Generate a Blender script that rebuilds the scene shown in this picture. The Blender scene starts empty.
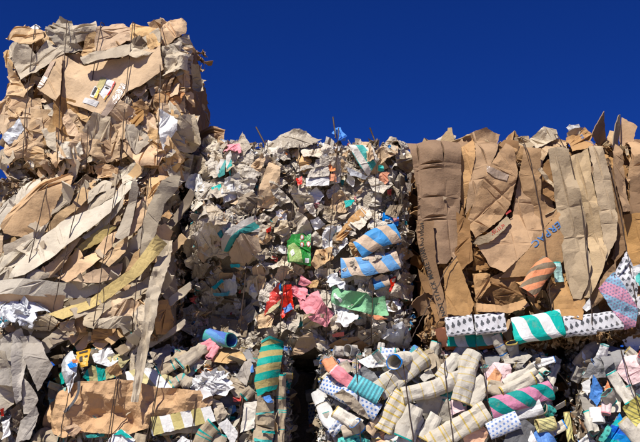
import bpy, math, random
import numpy as np
from mathutils import Matrix, Vector
from mathutils.geometry import delaunay_2d_cdt

# ------------------------------------------------------------------ camera, sky, sun
scn = bpy.context.scene
COL = scn.collection
FPX, PW, PH = 850.0, 640.0, 442.0
EYE = Vector((0.0, 0.0, 0.675))
PITCH = math.radians(15.0)
cam_d = bpy.data.cameras.new('camera')
cam_d.sensor_width = 36.0
cam_d.lens = 36.0 * FPX / PW
cam_d.clip_end = 3000
cam = bpy.data.objects.new('camera', cam_d)
COL.objects.link(cam)
cam.location = EYE
cam.rotation_euler = (math.pi / 2 + PITCH, 0, 0)
scn.camera = cam

SUN_EL, SUN_AZ = math.radians(47), math.radians(25)       # azimuth: to the left of straight behind the camera
world = bpy.data.worlds.new('World')
scn.world = world
world.use_nodes = True
wn = world.node_tree
sky = wn.nodes.new('ShaderNodeTexSky')
sky.sky_type = 'NISHITA'
sky.sun_disc = False
sky.sun_elevation = SUN_EL
sky.sun_rotation = math.pi + SUN_AZ
sky.altitude = 3000
sky.air_density = 1.0
sky.dust_density = 0.0
sky.ozone_density = 6.0
bg = wn.nodes['Background']
bg.inputs['Strength'].default_value = 0.068
pol = wn.nodes.new('ShaderNodeMix')                        # polarising filter: the whole sky deeper and bluer
pol.data_type = 'RGBA'; pol.blend_type = 'MULTIPLY'
pol.inputs[0].default_value = 1.0
pol.inputs[7].default_value = (0.09, 0.30, 0.92, 1)
wn.links.new(sky.outputs[0], pol.inputs[6])
wn.links.new(pol.outputs[2], bg.inputs['Color'])
scn.cycles.max_bounces = 5
scn.cycles.diffuse_bounces = 3
scn.cycles.glossy_bounces = 2

sun_d = bpy.data.lights.new('sun', 'SUN')
sun_d.energy = 4.6
sun_d.angle = math.radians(0.53)
sun_d.color = (1.0, 0.95, 0.87)
sun = bpy.data.objects.new('sun', sun_d)
COL.objects.link(sun)
to_sun = Vector((-math.sin(SUN_AZ) * math.cos(SUN_EL), -math.cos(SUN_AZ) * math.cos(SUN_EL), math.sin(SUN_EL)))
sun.rotation_euler = to_sun.to_track_quat('Z', 'Y').to_euler()
sun.location = to_sun * 20

scn.view_settings.view_transform = 'Standard'
scn.view_settings.look = 'None'
scn.view_settings.exposure = 0.35
scn.view_settings.gamma = 1.0

# ------------------------------------------------------------------ helpers
rng = np.random.default_rng(11)
CP, SP = math.cos(PITCH), math.sin(PITCH)

def at(px, py, Y):
    """point on the vertical plane y=Y seen at a place of the photograph"""
    a, b = (px - PW / 2) / FPX, (PH / 2 - py) / FPX
    d = Vector((a, CP - b * SP, SP + b * CP))
    return EYE + d * (Y / d.y)

def link(o, parent=None, loc=None):
    COL.objects.link(o)
    if parent is not None:
        o.parent = parent
        if loc is not None:
            o.location = Vector(loc) - parent.location
    elif loc is not None:
        o.location = loc
    return o

def near2(P, S):
    d = ((P[:, None, :] - S[None, :, :]) ** 2).sum(2)
    return d.min(1)

class Crumple:
    """continuous piecewise flat relief, like folded paper; cell = facet size, slope = steepness"""
    def __init__(self, r, ext, cell, slope, dim=2, aniso=0.0, ang=0.0):
        n = int(max(4, np.prod((np.array(ext) + 2 * cell) / cell)))
        n = min(n, 900)
        self.s = (r.random((n, dim)) - .5) * (np.array(ext) + 2 * cell)
        self.t = (r.random((n, dim)) - .5) * (np.array(ext) + 2 * cell)
        self.c = slope / cell
    def __call__(self, P):
        return self.c * (near2(P, self.t) - near2(P, self.s))

def inside(P, poly):
    x, y = P[:, 0], P[:, 1]
    res = np.zeros(len(P), bool)
    n = len(poly)
    for i in range(n):
        x0, y0 = poly[i]; x1, y1 = poly[(i + 1) % n]
        c = ((y0 > y) != (y1 > y))
        with np.errstate(divide='ignore', invalid='ignore'):
            xi = (x1 - x0) * (y - y0) / (y1 - y0 + 1e-12) + x0
        res ^= c & (x < xi)
    return res

def segdist(P, poly):
    A = poly; B = np.roll(poly, -1, 0)
    d = B - A
    L2 = (d ** 2).sum(1) + 1e-12
    t = np.clip(((P[:, None] - A[None]) * d[None]).sum(2) / L2, 0, 1)
    q = A[None] + t[..., None] * d[None]
    return np.sqrt(((P[:, None] - q) ** 2).sum(2)).min(1)

def tri_poly(poly, pitch, jag, r, lines=()):
    """fills an outline with a fine uneven triangulation, border points first"""
    poly = np.array(poly, float)
    bd = []
    n = len(poly)
    for i in range(n):
        a, b = poly[i], poly[(i + 1) % n]
        L = np.linalg.norm(b - a)
        k = max(1, int(round(L / pitch)))
        nr = np.array([-(b - a)[1], (b - a)[0]]) / (L + 1e-9)
        wob = r.normal(0, jag * 1.5)
        for j in range(k):
            t = j / k
            o = (r.normal(0, jag) + wob * math.sin(math.pi * t)) if j else r.normal(0, jag * .5)
            bd.append(a + (b - a) * t + nr * o)
    bd = np.array(bd)
    lo, hi = bd.min(0), bd.max(0)
    gx = np.arange(lo[0], hi[0] + pitch, pitch)
    gy = np.arange(lo[1], hi[1] + pitch, pitch * .87)
    G = np.array([(x + (pitch / 2 if j % 2 else 0), y) for j, y in enumerate(gy) for x in gx])
    if len(G):
        G = G + r.uniform(-.22, .22, G.shape) * pitch
        G = G[inside(G, bd)]
    if len(G):
        G = G[segdist(G, bd) > pitch * .5]
    ed = []
    ex = []
    for a, off in lines:
        d = np.array([math.cos(a), math.sin(a)]); t = np.array([-d[1], d[0]])
        if len(G): G = G[np.abs(G @ d - off) > pitch * .35]
        ex += [d * off - t * 3, d * off + t * 3]
    P = np.vstack([bd, G]) if len(G) else bd
    nb = len(bd)
    if ex:
        ed = [(len(P) + 2 * i, len(P) + 2 * i + 1) for i in range(len(ex) // 2)]
        P = np.vstack([P, ex])
    v, e, f, *_ = delaunay_2d_cdt([Vector(p) for p in P], ed, [list(range(nb))], 1, 1e-5)
    V = np.array([(p.x, p.y) for p in v])
    T = np.array([list(t) for t in f if len(t) == 3], int)
    a, b, c = V[T[:, 0]], V[T[:, 1]], V[T[:, 2]]
    cr = (b[:, 0] - a[:, 0]) * (c[:, 1] - a[:, 1]) - (b[:, 1] - a[:, 1]) * (c[:, 0] - a[:, 0])
    T = T[np.abs(cr) > 1e-9]; cr = cr[np.abs(cr) > 1e-9]
    T[cr < 0] = T[cr < 0][:, ::-1]
    if ex:
        ok = inside((V[T[:, 0]] + V[T[:, 1]] + V[T[:, 2]]) / 3, bd)
        T = T[ok]
        u, inv = np.unique(T, return_inverse=True)
        V, T = V[u], inv.reshape(-1, 3)
    return V, T

def border_edges(T):
    E = np.vstack([T[:, [0, 1]], T[:, [1, 2]], T[:, [2, 0]]])
    key = set(map(tuple, E))
    return np.array([e for e in map(tuple, E) if (e[1], e[0]) not in key], int)

def make_mesh(name, V, faces, mats, UV=None, midx=None, smooth=True, sharp=28, col=None):
    me = bpy.data.meshes.new(name)
    V = np.asarray(V, np.float32)
    if isinstance(faces, np.ndarray):
        k = faces.shape[1]; nf = len(faces)
        me.vertices.add(len(V)); me.vertices.foreach_set('co', V.ravel())
        me.loops.add(nf * k); me.loops.foreach_set('vertex_index', faces.ravel().astype(np.int32))
        me.polygons.add(nf); me.polygons.foreach_set('loop_start', np.arange(0, nf * k, k, dtype=np.int32))
        me.update(calc_edges=True)
    else:
        me.from_pydata([tuple(map(float, v)) for v in V], [], [tuple(map(int, f)) for f in faces])
    for m in mats:
        me.materials.append(m)
    nl = len(me.loops)
    if UV is not None:
        li = np.empty(nl, np.int32); me.loops.foreach_get('vertex_index', li)
        uvl = me.uv_layers.new(name='UVMap')
        uvl.data.foreach_set('uv', np.asarray(UV, np.float32)[li].ravel())
    if midx is not None:
        me.polygons.foreach_set('material_index', np.asarray(midx, np.int32))
    if col is not None:
        ca = me.color_attributes.new('col', 'FLOAT_COLOR', 'POINT')
        ca.data.foreach_set('color', np.asarray(col, np.float32).ravel())
    me.polygons.foreach_set('use_smooth', np.full(len(me.polygons), smooth))
    if smooth and sharp:
        me.set_sharp_from_angle(angle=math.radians(sharp))
    me.update()
    return me

# ------------------------------------------------------------------ materials
class NT:
    def __init__(self, name):
        self.m = bpy.data.materials.new(name)
        self.m.use_nodes = True
        self.t = self.m.node_tree
        self.b = self.t.nodes['Principled BSDF']
    def n(self, ty, **kw):
        x = self.t.nodes.new(ty)
        for k, v in kw.items():
            setattr(x, k, v)
        return x
    def l(self, a, b):
        self.t.links.new(a, b)
    def math(self, op, a, b=None, c=None):
        x = self.n('ShaderNodeMath', operation=op)
        for i, q in enumerate((a, b, c)):
            if q is None: continue
            if isinstance(q, (int, float)): x.inputs[i].default_value = q
            else: self.l(q, x.inputs[i])
        return x.outputs[0]
    def mix(self, f, a, b, blend='MIX'):
        x = self.n('ShaderNodeMix', data_type='RGBA', blend_type=blend)
        for s, q in ((0, f), (6, a), (7, b)):
            if isinstance(q, (int, float)): x.inputs[s].default_value = q
            elif isinstance(q, tuple): x.inputs[s].default_value = (*q, 1)[:4]
            else: self.l(q, x.inputs[s])
        return x.outputs[2]
    def noise(self, vec, scale, detail=3, rough=.6):
        x = self.n('ShaderNodeTexNoise')
        x.inputs['Scale'].default_value = scale
        x.inputs['Detail'].default_value = detail
        x.inputs['Roughness'].default_value = rough
        self.l(vec, x.inputs['Vector'])
        return x.outputs['Fac']
    def ramp(self, f, a, b):
        x = self.n('ShaderNodeMapRange')
        x.inputs[1].default_value = a; x.inputs[2].default_value = b
        self.l(f, x.inputs[0])
        return x.outputs[0]

def finish(k, col, vec, rnd, rough, bump, vary, dirt, dirtcol, flute=0.0, wr=1.0):
    """wear, mottling and fine wrinkles shared by all the scrap materials"""
    n1 = k.noise(vec, 9, 4, .65)
    n2 = k.noise(vec, 55, 4, .7)
    col = k.mix(k.math('MULTIPLY', k.ramp(n1, .35, .75), vary), col, (.55, .5, .45), 'MULTIPLY')
    col = k.mix(k.math('MULTIPLY', k.ramp(n2, .4, .7), vary * .5), col, (1.25, 1.22, 1.18), 'MULTIPLY')
    n3 = k.noise(vec, 21, 6, .75)
    col = k.mix(k.math('MULTIPLY', k.ramp(n3, .56, .68), dirt), col, dirtcol)
    # every piece a little lighter, darker, warmer or greyer
    hs = k.n('ShaderNodeHueSaturation')
    k.l(k.math('MULTIPLY_ADD', rnd, .34, .80), hs.inputs['Value'])
    k.l(k.math('MULTIPLY_ADD', k.math('FRACT', k.math('MULTIPLY', rnd, 17.3)), .3, .83), hs.inputs['Saturation'])
    k.l(col, hs.inputs['Color'])
    k.l(hs.outputs[0], k.b.inputs['Base Color'])
    k.b.inputs['Roughness'].default_value = rough
    k.b.inputs['Specular IOR Level'].default_value = .25
    vo = k.n('ShaderNodeTexVoronoi', feature='DISTANCE_TO_EDGE')
    vo.inputs['Scale'].default_value = 26 * wr
    wv = k.n('ShaderNodeVectorMath', operation='MULTIPLY_ADD')
    nz = k.n('ShaderNodeTexNoise'); nz.inputs['Scale'].default_value = 14
    k.l(vec, nz.inputs['Vector'])
    k.l(nz.outputs['Color'], wv.inputs[0]); wv.inputs[1].default_value = (.05, .05, 0); k.l(vec, wv.inputs[2])
    k.l(wv.outputs[0], vo.inputs['Vector'])
    h = k.math('ADD', k.math('MULTIPLY', k.math('MINIMUM', vo.outputs['Distance'], .25), .12 if flute else 1.0),
               k.math('ADD', k.math('MULTIPLY', n2, .45), k.math('MULTIPLY', n1, .9)))
    if flute:
        sx = k.n('ShaderNodeSeparateXYZ'); k.l(vec, sx.inputs[0])
        h = k.math('ADD', h, k.math('MULTIPLY', k.math('SINE', k.math('MULTIPLY', sx.outputs[1], 780.0)), flute))
    bp = k.n('ShaderNodeBump')
    bp.inputs['Strength'].default_value = bump
    bp.inputs['Distance'].default_value = .012
    k.l(h, bp.inputs['Height'])
    k.l(bp.outputs[0], k.b.inputs['Normal'])
    return k.m

def coords(k):
    uv = k.n('ShaderNodeUVMap')
    oi = k.n('ShaderNodeObjectInfo')
    a = k.n('ShaderNodeVectorMath', operation='MULTIPLY_ADD')
    cb = k.n('ShaderNodeCombineXYZ')
    k.l(oi.outputs['Random'], cb.inputs[0]); k.l(oi.outputs['Random'], cb.inputs[1]); k.l(oi.outputs['Random'], cb.inputs[2])
    k.l(cb.outputs[0], a.inputs[0]); a.inputs[1].default_value = (37, 23, 51); k.l(uv.outputs[0], a.inputs[2])
    return uv.outputs[0], a.outputs[0], oi.outputs['Random']

def plain(name, rgb, rough=.85, bump=.5, vary=.45, dirt=.35, dirtcol=(.16, .11, .07), flute=0.0, wr=1.0):
    k = NT(name)
    uv, vec, rnd = coords(k)
    m = finish(k, rgb, vec, rnd, rough, bump, vary, dirt, dirtcol, flute, wr)
    m['card'] = 1 if flute else 0
    return m

def stripes(name, cols, period, ang, rough=.6, bump=.4, edge=None):
    """printed diagonal stripes of equal width"""
    k = NT(name)
    uv, vec, rnd = coords(k)
    s = k.n('ShaderNodeSeparateXYZ'); k.l(uv, s.inputs[0])
    t = k.math('ADD', k.math('MULTIPLY', s.outputs[0], math.cos(ang) / period), k.math('MULTIPLY', s.outputs[1], math.sin(ang) / period))
    f = k.math('FRACT', t)
    col = cols[0]
    for i in range(1, len(cols)):
        col = k.mix(k.math('GREATER_THAN', f, i / len(cols)), col, cols[i])
    return finish(k, col, vec, rnd, rough, bump, .5, .5, (.28, .23, .17))

def dots(name, base, ink, cell, kind='dot', ang=0.0, stripe=None):
    k = NT(name)
    uv, vec, rnd = coords(k)
    s = k.n('ShaderNodeSeparateXYZ'); k.l(uv, s.inputs[0])
    c, sn = math.cos(ang) / cell, math.sin(ang) / cell
    u = k.math('ADD', k.math('MULTIPLY', s.outputs[0], c), k.math('MULTIPLY', s.outputs[1], sn))
    v = k.math('SUBTRACT', k.math('MULTIPLY', s.outputs[1], c), k.math('MULTIPLY', s.outputs[0], sn))
    row = k.math('FLOOR', v)
    u = k.math('ADD', u, k.math('MULTIPLY', row, .5))
    fu = k.math('SUBTRACT', k.math('FRACT', u), .5)
    fv = k.math('SUBTRACT', k.math('FRACT', v), .5)
    def circ(x, y, r):
        a = k.math('SUBTRACT', fu, x); b = k.math('SUBTRACT', fv, y)
        d = k.math('SQRT', k.math('ADD', k.math('MULTIPLY', a, a), k.math('MULTIPLY', b, b)))
        return k.math('LESS_THAN', d, r)
    if kind == 'dot':
        m = circ(0, 0, .27)
    elif kind == 'club':
        m = k.math('MAXIMUM', k.math('MAXIMUM', circ(-.14, -.05, .17), circ(.14, -.05, .17)), circ(0, .16, .17))
        stem = k.math('MULTIPLY', k.math('LESS_THAN', k.math('ABSOLUTE', fu), .05), k.math('LESS_THAN', k.math('ABSOLUTE', k.math('ADD', fv, .18)), .16))
        m = k.math('MAXIMUM', m, stem)
    else:
        m = k.math('LESS_THAN', k.math('ABSOLUTE', fv), .2)
    if stripe:
        p2, a2, c2 = stripe
        t = k.math('ADD', k.math('MULTIPLY', s.outputs[0], math.cos(a2) / p2), k.math('MULTIPLY', s.outputs[1], math.sin(a2) / p2))
        base = k.mix(k.math('GREATER_THAN', k.math('FRACT', t), .5), base, c2)
    col = k.mix(m, base, ink)
    return finish(k, col, vec, rnd, .6, .35, .45, .45, (.3, .25, .2))

def attr_mat(name, rough=.85):
    k = NT(name)
    a = k.n('ShaderNodeAttribute', attribute_name='col')
    tc = k.n('ShaderNodeTexCoord')
    n = k.noise(tc.outputs['Object'], 60, 4, .7)
    k.l(k.mix(k.math('MULTIPLY', k.ramp(n, .4, .7), .5), a.outputs['Color'], (.6, .55, .5), 'MULTIPLY'), k.b.inputs['Base Color'])
    k.b.inputs['Roughness'].default_value = rough
    k.b.inputs['Specular IOR Level'].default_value = .2
    bp = k.n('ShaderNodeBump'); bp.inputs['Strength'].default_value = .6; bp.inputs['Distance'].default_value = .01
    k.l(k.noise(tc.outputs['Object'], 90, 4, .7), bp.inputs['Height']); k.l(bp.outputs[0], k.b.inputs['Normal'])
    return k.m

def gloss(name, rgb, rough=.25, bump=.6, alpha=1.0):
    k = NT(name)
    uv, vec, rnd = coords(k)
    m = finish(k, rgb, vec, rnd, rough, bump, .3, .15, (.4, .35, .3))
    k.b.inputs['Specular IOR Level'].default_value = .5
    if alpha < 1:
        k.b.inputs['Alpha'].default_value = alpha
    return m

M = {}
M['tan'] = plain('cardboard_tan', (.60, .415, .23), flute=.006)
M['peach'] = plain('cardboard_peach', (.64, .44, .26), flute=.006)
M['kraft'] = plain('cardboard_kraft', (.44, .265, .125), flute=.006)
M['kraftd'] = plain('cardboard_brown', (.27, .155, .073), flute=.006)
M['bag'] = plain('kraft_paper', (.60, .385, .21), bump=.7, wr=.6)
M['panel'] = plain('cardboard_greyed', (.45, .335, .20), flute=.006, vary=.35)
M['beige'] = plain('cardboard_beige', (.57, .475, .34), flute=.006)
M['greyb'] = plain('cardboard_grey', (.51, .44, .335), flute=.006)
M['pale'] = plain('cardboard_pale_grey', (.60, .53, .41), flute=.006)
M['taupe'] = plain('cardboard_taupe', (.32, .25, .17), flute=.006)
M['strip'] = plain('cardboard_strip', (.42, .355, .26), flute=.006)
M['rust'] = plain('paper_red_brown', (.42, .22, .11))
M['pulp'] = plain('pulp_paper', (.50, .425, .32), bump=.9, vary=.6, wr=2)
M['pulpl'] = plain('pulp_paper_light', (.64, .575, .47), bump=.9, vary=.6, wr=2)
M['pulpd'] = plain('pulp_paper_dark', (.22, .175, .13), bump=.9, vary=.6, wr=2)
M['white'] = plain('white_paper', (.76, .75, .73), bump=.5, vary=.25, dirt=.2, dirtcol=(.5, .45, .38))
M['film'] = gloss('white_plastic_film', (.66, .68, .70), .25, .5)
M['filmb'] = gloss('beige_plastic_film', (.46, .40, .31), .35, .8)
M['grey'] = plain('grey_board', (.27, .265, .26), vary=.3)
M['greyl'] = plain('grey_paperboard', (.44, .40, .345), vary=.35)
M['greyd'] = plain('charcoal_board', (.12, .12, .125), vary=.3)
M['tube'] = plain('tube_paper', (.55, .505, .415), vary=.4, dirt=.5, dirtcol=(.24, .19, .13), rough=.7, bump=.45, wr=.7)
M['tubel'] = plain('tube_paper_pale', (.64, .60, .51), vary=.4, dirt=.5, dirtcol=(.24, .19, .13), rough=.7, bump=.4, wr=.7)
M['tubeb'] = plain('tube_paper_brown', (.46, .38, .27), vary=.6, dirt=.55, dirtcol=(.24, .19, .13), rough=.7, bump=.45, wr=.7)
M['pink'] = plain('pink_paper', (.74, .21, .25), rough=.6, vary=.3, dirt=.2)
M['lpink'] = plain('pale_pink_paper', (.76, .56, .55), rough=.6, vary=.2, dirt=.1)
M['red'] = gloss('red_print', (.62, .045, .03), .35)
M['orange'] = plain('orange_paper', (.80, .27, .09), rough=.6, vary=.3, dirt=.15)
M['peacho'] = plain('pale_orange_paper', (.83, .45, .25), rough=.6, vary=.2, dirt=.1)
M['teal'] = plain('teal_paper', (.02, .38, .34), rough=.5, vary=.3, dirt=.15)
M['lteal'] = plain('pale_teal_paper', (.36, .58, .53), rough=.55, vary=.3, dirt=.15)
M['cyan'] = gloss('cyan_print', (.03, .38, .50), .4)
M['blue'] = plain('blue_paper', (.03, .22, .66), rough=.5, vary=.3, dirt=.15)
M['mint'] = plain('mint_green_paper', (.25, .52, .29), rough=.55, vary=.35, dirt=.3)
M['green'] = gloss('green_print', (.05, .26, .06), .35)
M['lime'] = gloss('lime_print', (.36, .52, .14), .35)
M['yellow'] = plain('yellow_card', (.54, .42, .185), vary=.4)
M['byellow'] = gloss('yellow_print', (.82, .45, .03), .4)
M['gold'] = plain('gold_paint', (.52, .39, .12), rough=.6, vary=.2)
M['khaki'] = plain('khaki_paper', (.50, .44, .22), vary=.3)
M['black'] = plain('black_ink', (.05, .045, .04), rough=.6, bump=.1, vary=.1, dirt=.6, dirtcol=(.2, .13, .07))
M['inkblue'] = plain('blue_ink', (.03, .17, .45), rough=.6, bump=.1, vary=.1, dirt=.0)
M['inkred'] = plain('red_ink', (.55, .05, .04), rough=.6, bump=.1, vary=.1, dirt=.0)
M['tape'] = gloss('packing_tape', (.47, .36, .27), .14, .5)
M['s_tealgold'] = stripes('teal_gold_stripes', [(.02, .38, .31), (.47, .39, .18)], .082, math.radians(104))
M['s_whitekhaki'] = stripes('white_khaki_stripes', [(.74, .74, .72), (.52, .45, .20)], .115, math.radians(28))
M['s_tealkhaki'] = stripes('teal_khaki_stripes', [(.03, .42, .36), (.50, .45, .22)], .095, math.radians(10))
M['s_tealwhite'] = stripes('teal_white_stripes', [(.02, .42, .36), (.72, .73, .72)], .125, math.radians(22))
M['s_tealgrey'] = stripes('teal_grey_stripes', [(.02, .36, .33), (.60, .56, .50)], .085, math.radians(-20))
M['s_bluetan'] = stripes('blue_tan_stripes', [(.02, .26, .60), (.55, .41, .28)], .135, math.radians(20))
M['s_orange'] = stripes('orange_brown_stripes', [(.80, .22, .03), (.22, .15, .075)], .070, math.radians(52))
M['s_pinkteal'] = stripes('pink_teal_stripes', [(.66, .29, .42), (.02, .30, .27)], .115, math.radians(38))
M['s_teal'] = stripes('teal_fine_stripes', [(.03, .50, .57), (.02, .24, .30)], .022, math.radians(0))
M['s_blueteal'] = stripes('blue_teal_stripes', [(.02, .12, .55), (.03, .40, .42), (.03, .25, .62)], .11, math.radians(75))
M['s_yellow'] = stripes('yellow_line_stripes', [(.70, .62, .20), (.70, .62, .20), (.30, .28, .12)], .022, math.radians(60))
M['s_pinkblue'] = dots('pink_blue_dotted', (.62, .28, .40), (.25, .20, .32), .017, 'dot', .3, (.13, math.radians(62), (.22, .42, .58)))
M['d_club'] = dots('grey_clover_print', (.60, .60, .62), (.09, .095, .105), .034, 'club', math.radians(8))
M['d_blue'] = dots('blue_dotted', (.70, .74, .80), (.12, .25, .62), .024, 'dot', .2)
M['d_teal'] = dots('teal_dotted', (.05, .50, .42), (.02, .20, .18), .026, 'dot', .2)
M['stuff'] = attr_mat('shredded_scrap')

k = NT('rusty_wire')
tc = k.n('ShaderNodeTexCoord')
k.l(k.mix(k.noise(tc.outputs['Object'], 30), (.035, .028, .022), (.10, .055, .032)), k.b.inputs['Base Color'])
k.b.inputs['Roughness'].default_value = .6
k.b.inputs['Metallic'].default_value = .35
M['wire'] = k.m

k = NT('yard_dirt')
tc = k.n('ShaderNodeTexCoord')
n = k.noise(tc.outputs['Object'], 1.3, 8, .65)
k.l(k.mix(n, (.20, .165, .125), (.33, .285, .23)), k.b.inputs['Base Color'])
k.b.inputs['Roughness'].default_value = .95
bp = k.n('ShaderNodeBump'); bp.inputs['Strength'].default_value = .5; bp.inputs['Distance'].default_value = .05
k.l(k.noise(tc.outputs['Object'], 18, 8, .7), bp.inputs['Height']); k.l(bp.outputs[0], k.b.inputs['Normal'])
M['ground'] = k.m

# ------------------------------------------------------------------ ground
gm = bpy.data.meshes.new('ground')
nn = 60
xs = np.sign(np.linspace(-1, 1, nn)) * np.abs(np.linspace(-1, 1, nn)) ** 3 * 600
GX, GY = np.meshgrid(xs, xs)
GZ = -.012 - .010 * np.abs(np.sin(GX * 1.7) * np.cos(GY * 1.3))
idx = np.arange(nn * nn).reshape(nn, nn)
F = np.stack([idx[:-1, :-1], idx[:-1, 1:], idx[1:, 1:], idx[1:, :-1]], -1).reshape(-1, 4)
gm = make_mesh('ground', np.stack([GX, GY, GZ], -1).reshape(-1, 3), F, [M['ground']], sharp=None)
g = link(bpy.data.objects.new('ground', gm), None, (0, 4, 0))
g['kind'] = 'structure'

# ------------------------------------------------------------------ bales
class Bale:
    def __init__(self, name, label, x0, x1, z0, z1, Y, depth=1.15, core=(.10, .075, .055), group='bales stacked in the wall', rnd=.13, lump=.03, cores='pulpd', bulges=(), shoulder=.13):
        self.sh = shoulder
        self.x0, self.x1, self.z0, self.z1, self.Y, self.depth, self.rd = x0, x1, z0, z1, Y, depth, rnd
        self.root = bpy.data.objects.new(name, None)
        self.root.empty_display_size = .2
        link(self.root, None, ((x0 + x1) / 2, Y + depth / 2, z0))
        self.root['label'] = label; self.root['category'] = 'bale'; self.root['group'] = group
        self.r = np.random.default_rng(abs(hash(label)) % 10 if False else sum(map(ord, label)))
        self.cx, self.cz = (x0 + x1) / 2, (z0 + z1) / 2
        self.lump = Crumple(self.r, (x1 - x0 + .3, z1 - z0 + .3), .28, lump * 4)
        self.bulges = [(at(px, py, Y).x, at(px, py, Y).z, br, bh) for px, py, br, bh in bulges]
        self.make_core(cores)
    def S(self, x, z, lumps=True):
        """depth of the packed front face (world y)"""
        x = np.asarray(x, float); z = np.asarray(z, float)
        y = np.full(x.shape, self.Y)
        r = self.rd
        for d in (x - self.x0, self.x1 - x, z - self.z0, self.z1 - z):
            q = np.clip((r - d) / r, 0, 1.02)
            y = y + self.sh * q ** 2
        if not lumps: return y
        P = np.stack([x - self.cx, z - self.cz], -1).reshape(-1, 2)
        y = y - self.lump(P).reshape(x.shape)
        for (bx, bz, br, bh) in self.bulges:
            y = y - bh * np.exp(-((x - bx) ** 2 + (z - bz) ** 2) / br ** 2)
        return y
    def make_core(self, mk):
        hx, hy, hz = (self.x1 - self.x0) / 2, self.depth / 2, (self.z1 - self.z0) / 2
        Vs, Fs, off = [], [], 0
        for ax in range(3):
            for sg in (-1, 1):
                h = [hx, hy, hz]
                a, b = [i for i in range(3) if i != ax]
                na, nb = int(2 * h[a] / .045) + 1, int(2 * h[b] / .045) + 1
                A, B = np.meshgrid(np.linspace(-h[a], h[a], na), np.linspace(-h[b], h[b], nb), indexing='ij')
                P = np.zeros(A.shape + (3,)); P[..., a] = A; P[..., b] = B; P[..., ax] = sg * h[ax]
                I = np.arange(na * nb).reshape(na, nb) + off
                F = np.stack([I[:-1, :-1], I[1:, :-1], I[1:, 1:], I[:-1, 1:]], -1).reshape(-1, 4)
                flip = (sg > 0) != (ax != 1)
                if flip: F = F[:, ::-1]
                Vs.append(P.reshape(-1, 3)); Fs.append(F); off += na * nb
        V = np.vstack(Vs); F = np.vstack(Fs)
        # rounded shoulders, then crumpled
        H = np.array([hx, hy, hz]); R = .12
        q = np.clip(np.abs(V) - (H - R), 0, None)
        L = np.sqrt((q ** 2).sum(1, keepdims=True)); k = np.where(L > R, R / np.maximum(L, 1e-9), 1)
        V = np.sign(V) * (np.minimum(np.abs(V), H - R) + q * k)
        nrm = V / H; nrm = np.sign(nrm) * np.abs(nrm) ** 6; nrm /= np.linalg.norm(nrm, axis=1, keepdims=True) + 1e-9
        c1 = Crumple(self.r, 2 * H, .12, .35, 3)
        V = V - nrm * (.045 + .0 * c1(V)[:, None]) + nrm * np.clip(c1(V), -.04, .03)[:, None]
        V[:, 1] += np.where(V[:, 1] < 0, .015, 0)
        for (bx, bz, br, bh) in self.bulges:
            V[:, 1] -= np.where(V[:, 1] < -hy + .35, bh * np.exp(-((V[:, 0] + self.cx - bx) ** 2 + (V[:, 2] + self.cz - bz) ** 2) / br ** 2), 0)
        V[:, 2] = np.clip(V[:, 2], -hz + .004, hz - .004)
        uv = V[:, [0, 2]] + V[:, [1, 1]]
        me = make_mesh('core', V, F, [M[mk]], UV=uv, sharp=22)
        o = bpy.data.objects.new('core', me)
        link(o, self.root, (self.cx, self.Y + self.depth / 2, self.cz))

class Sheet:
    pass

def onface(b, px, py, lift, lumps=True):
    """the point of the bale's packed front seen at a place of the photograph"""
    Y = b.Y - lift
    for _ in range(3):
        w = at(px, py, Y)
        Y = float(b.S(w.x, w.z, lumps)) - lift
    return at(px, py, Y)

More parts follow.
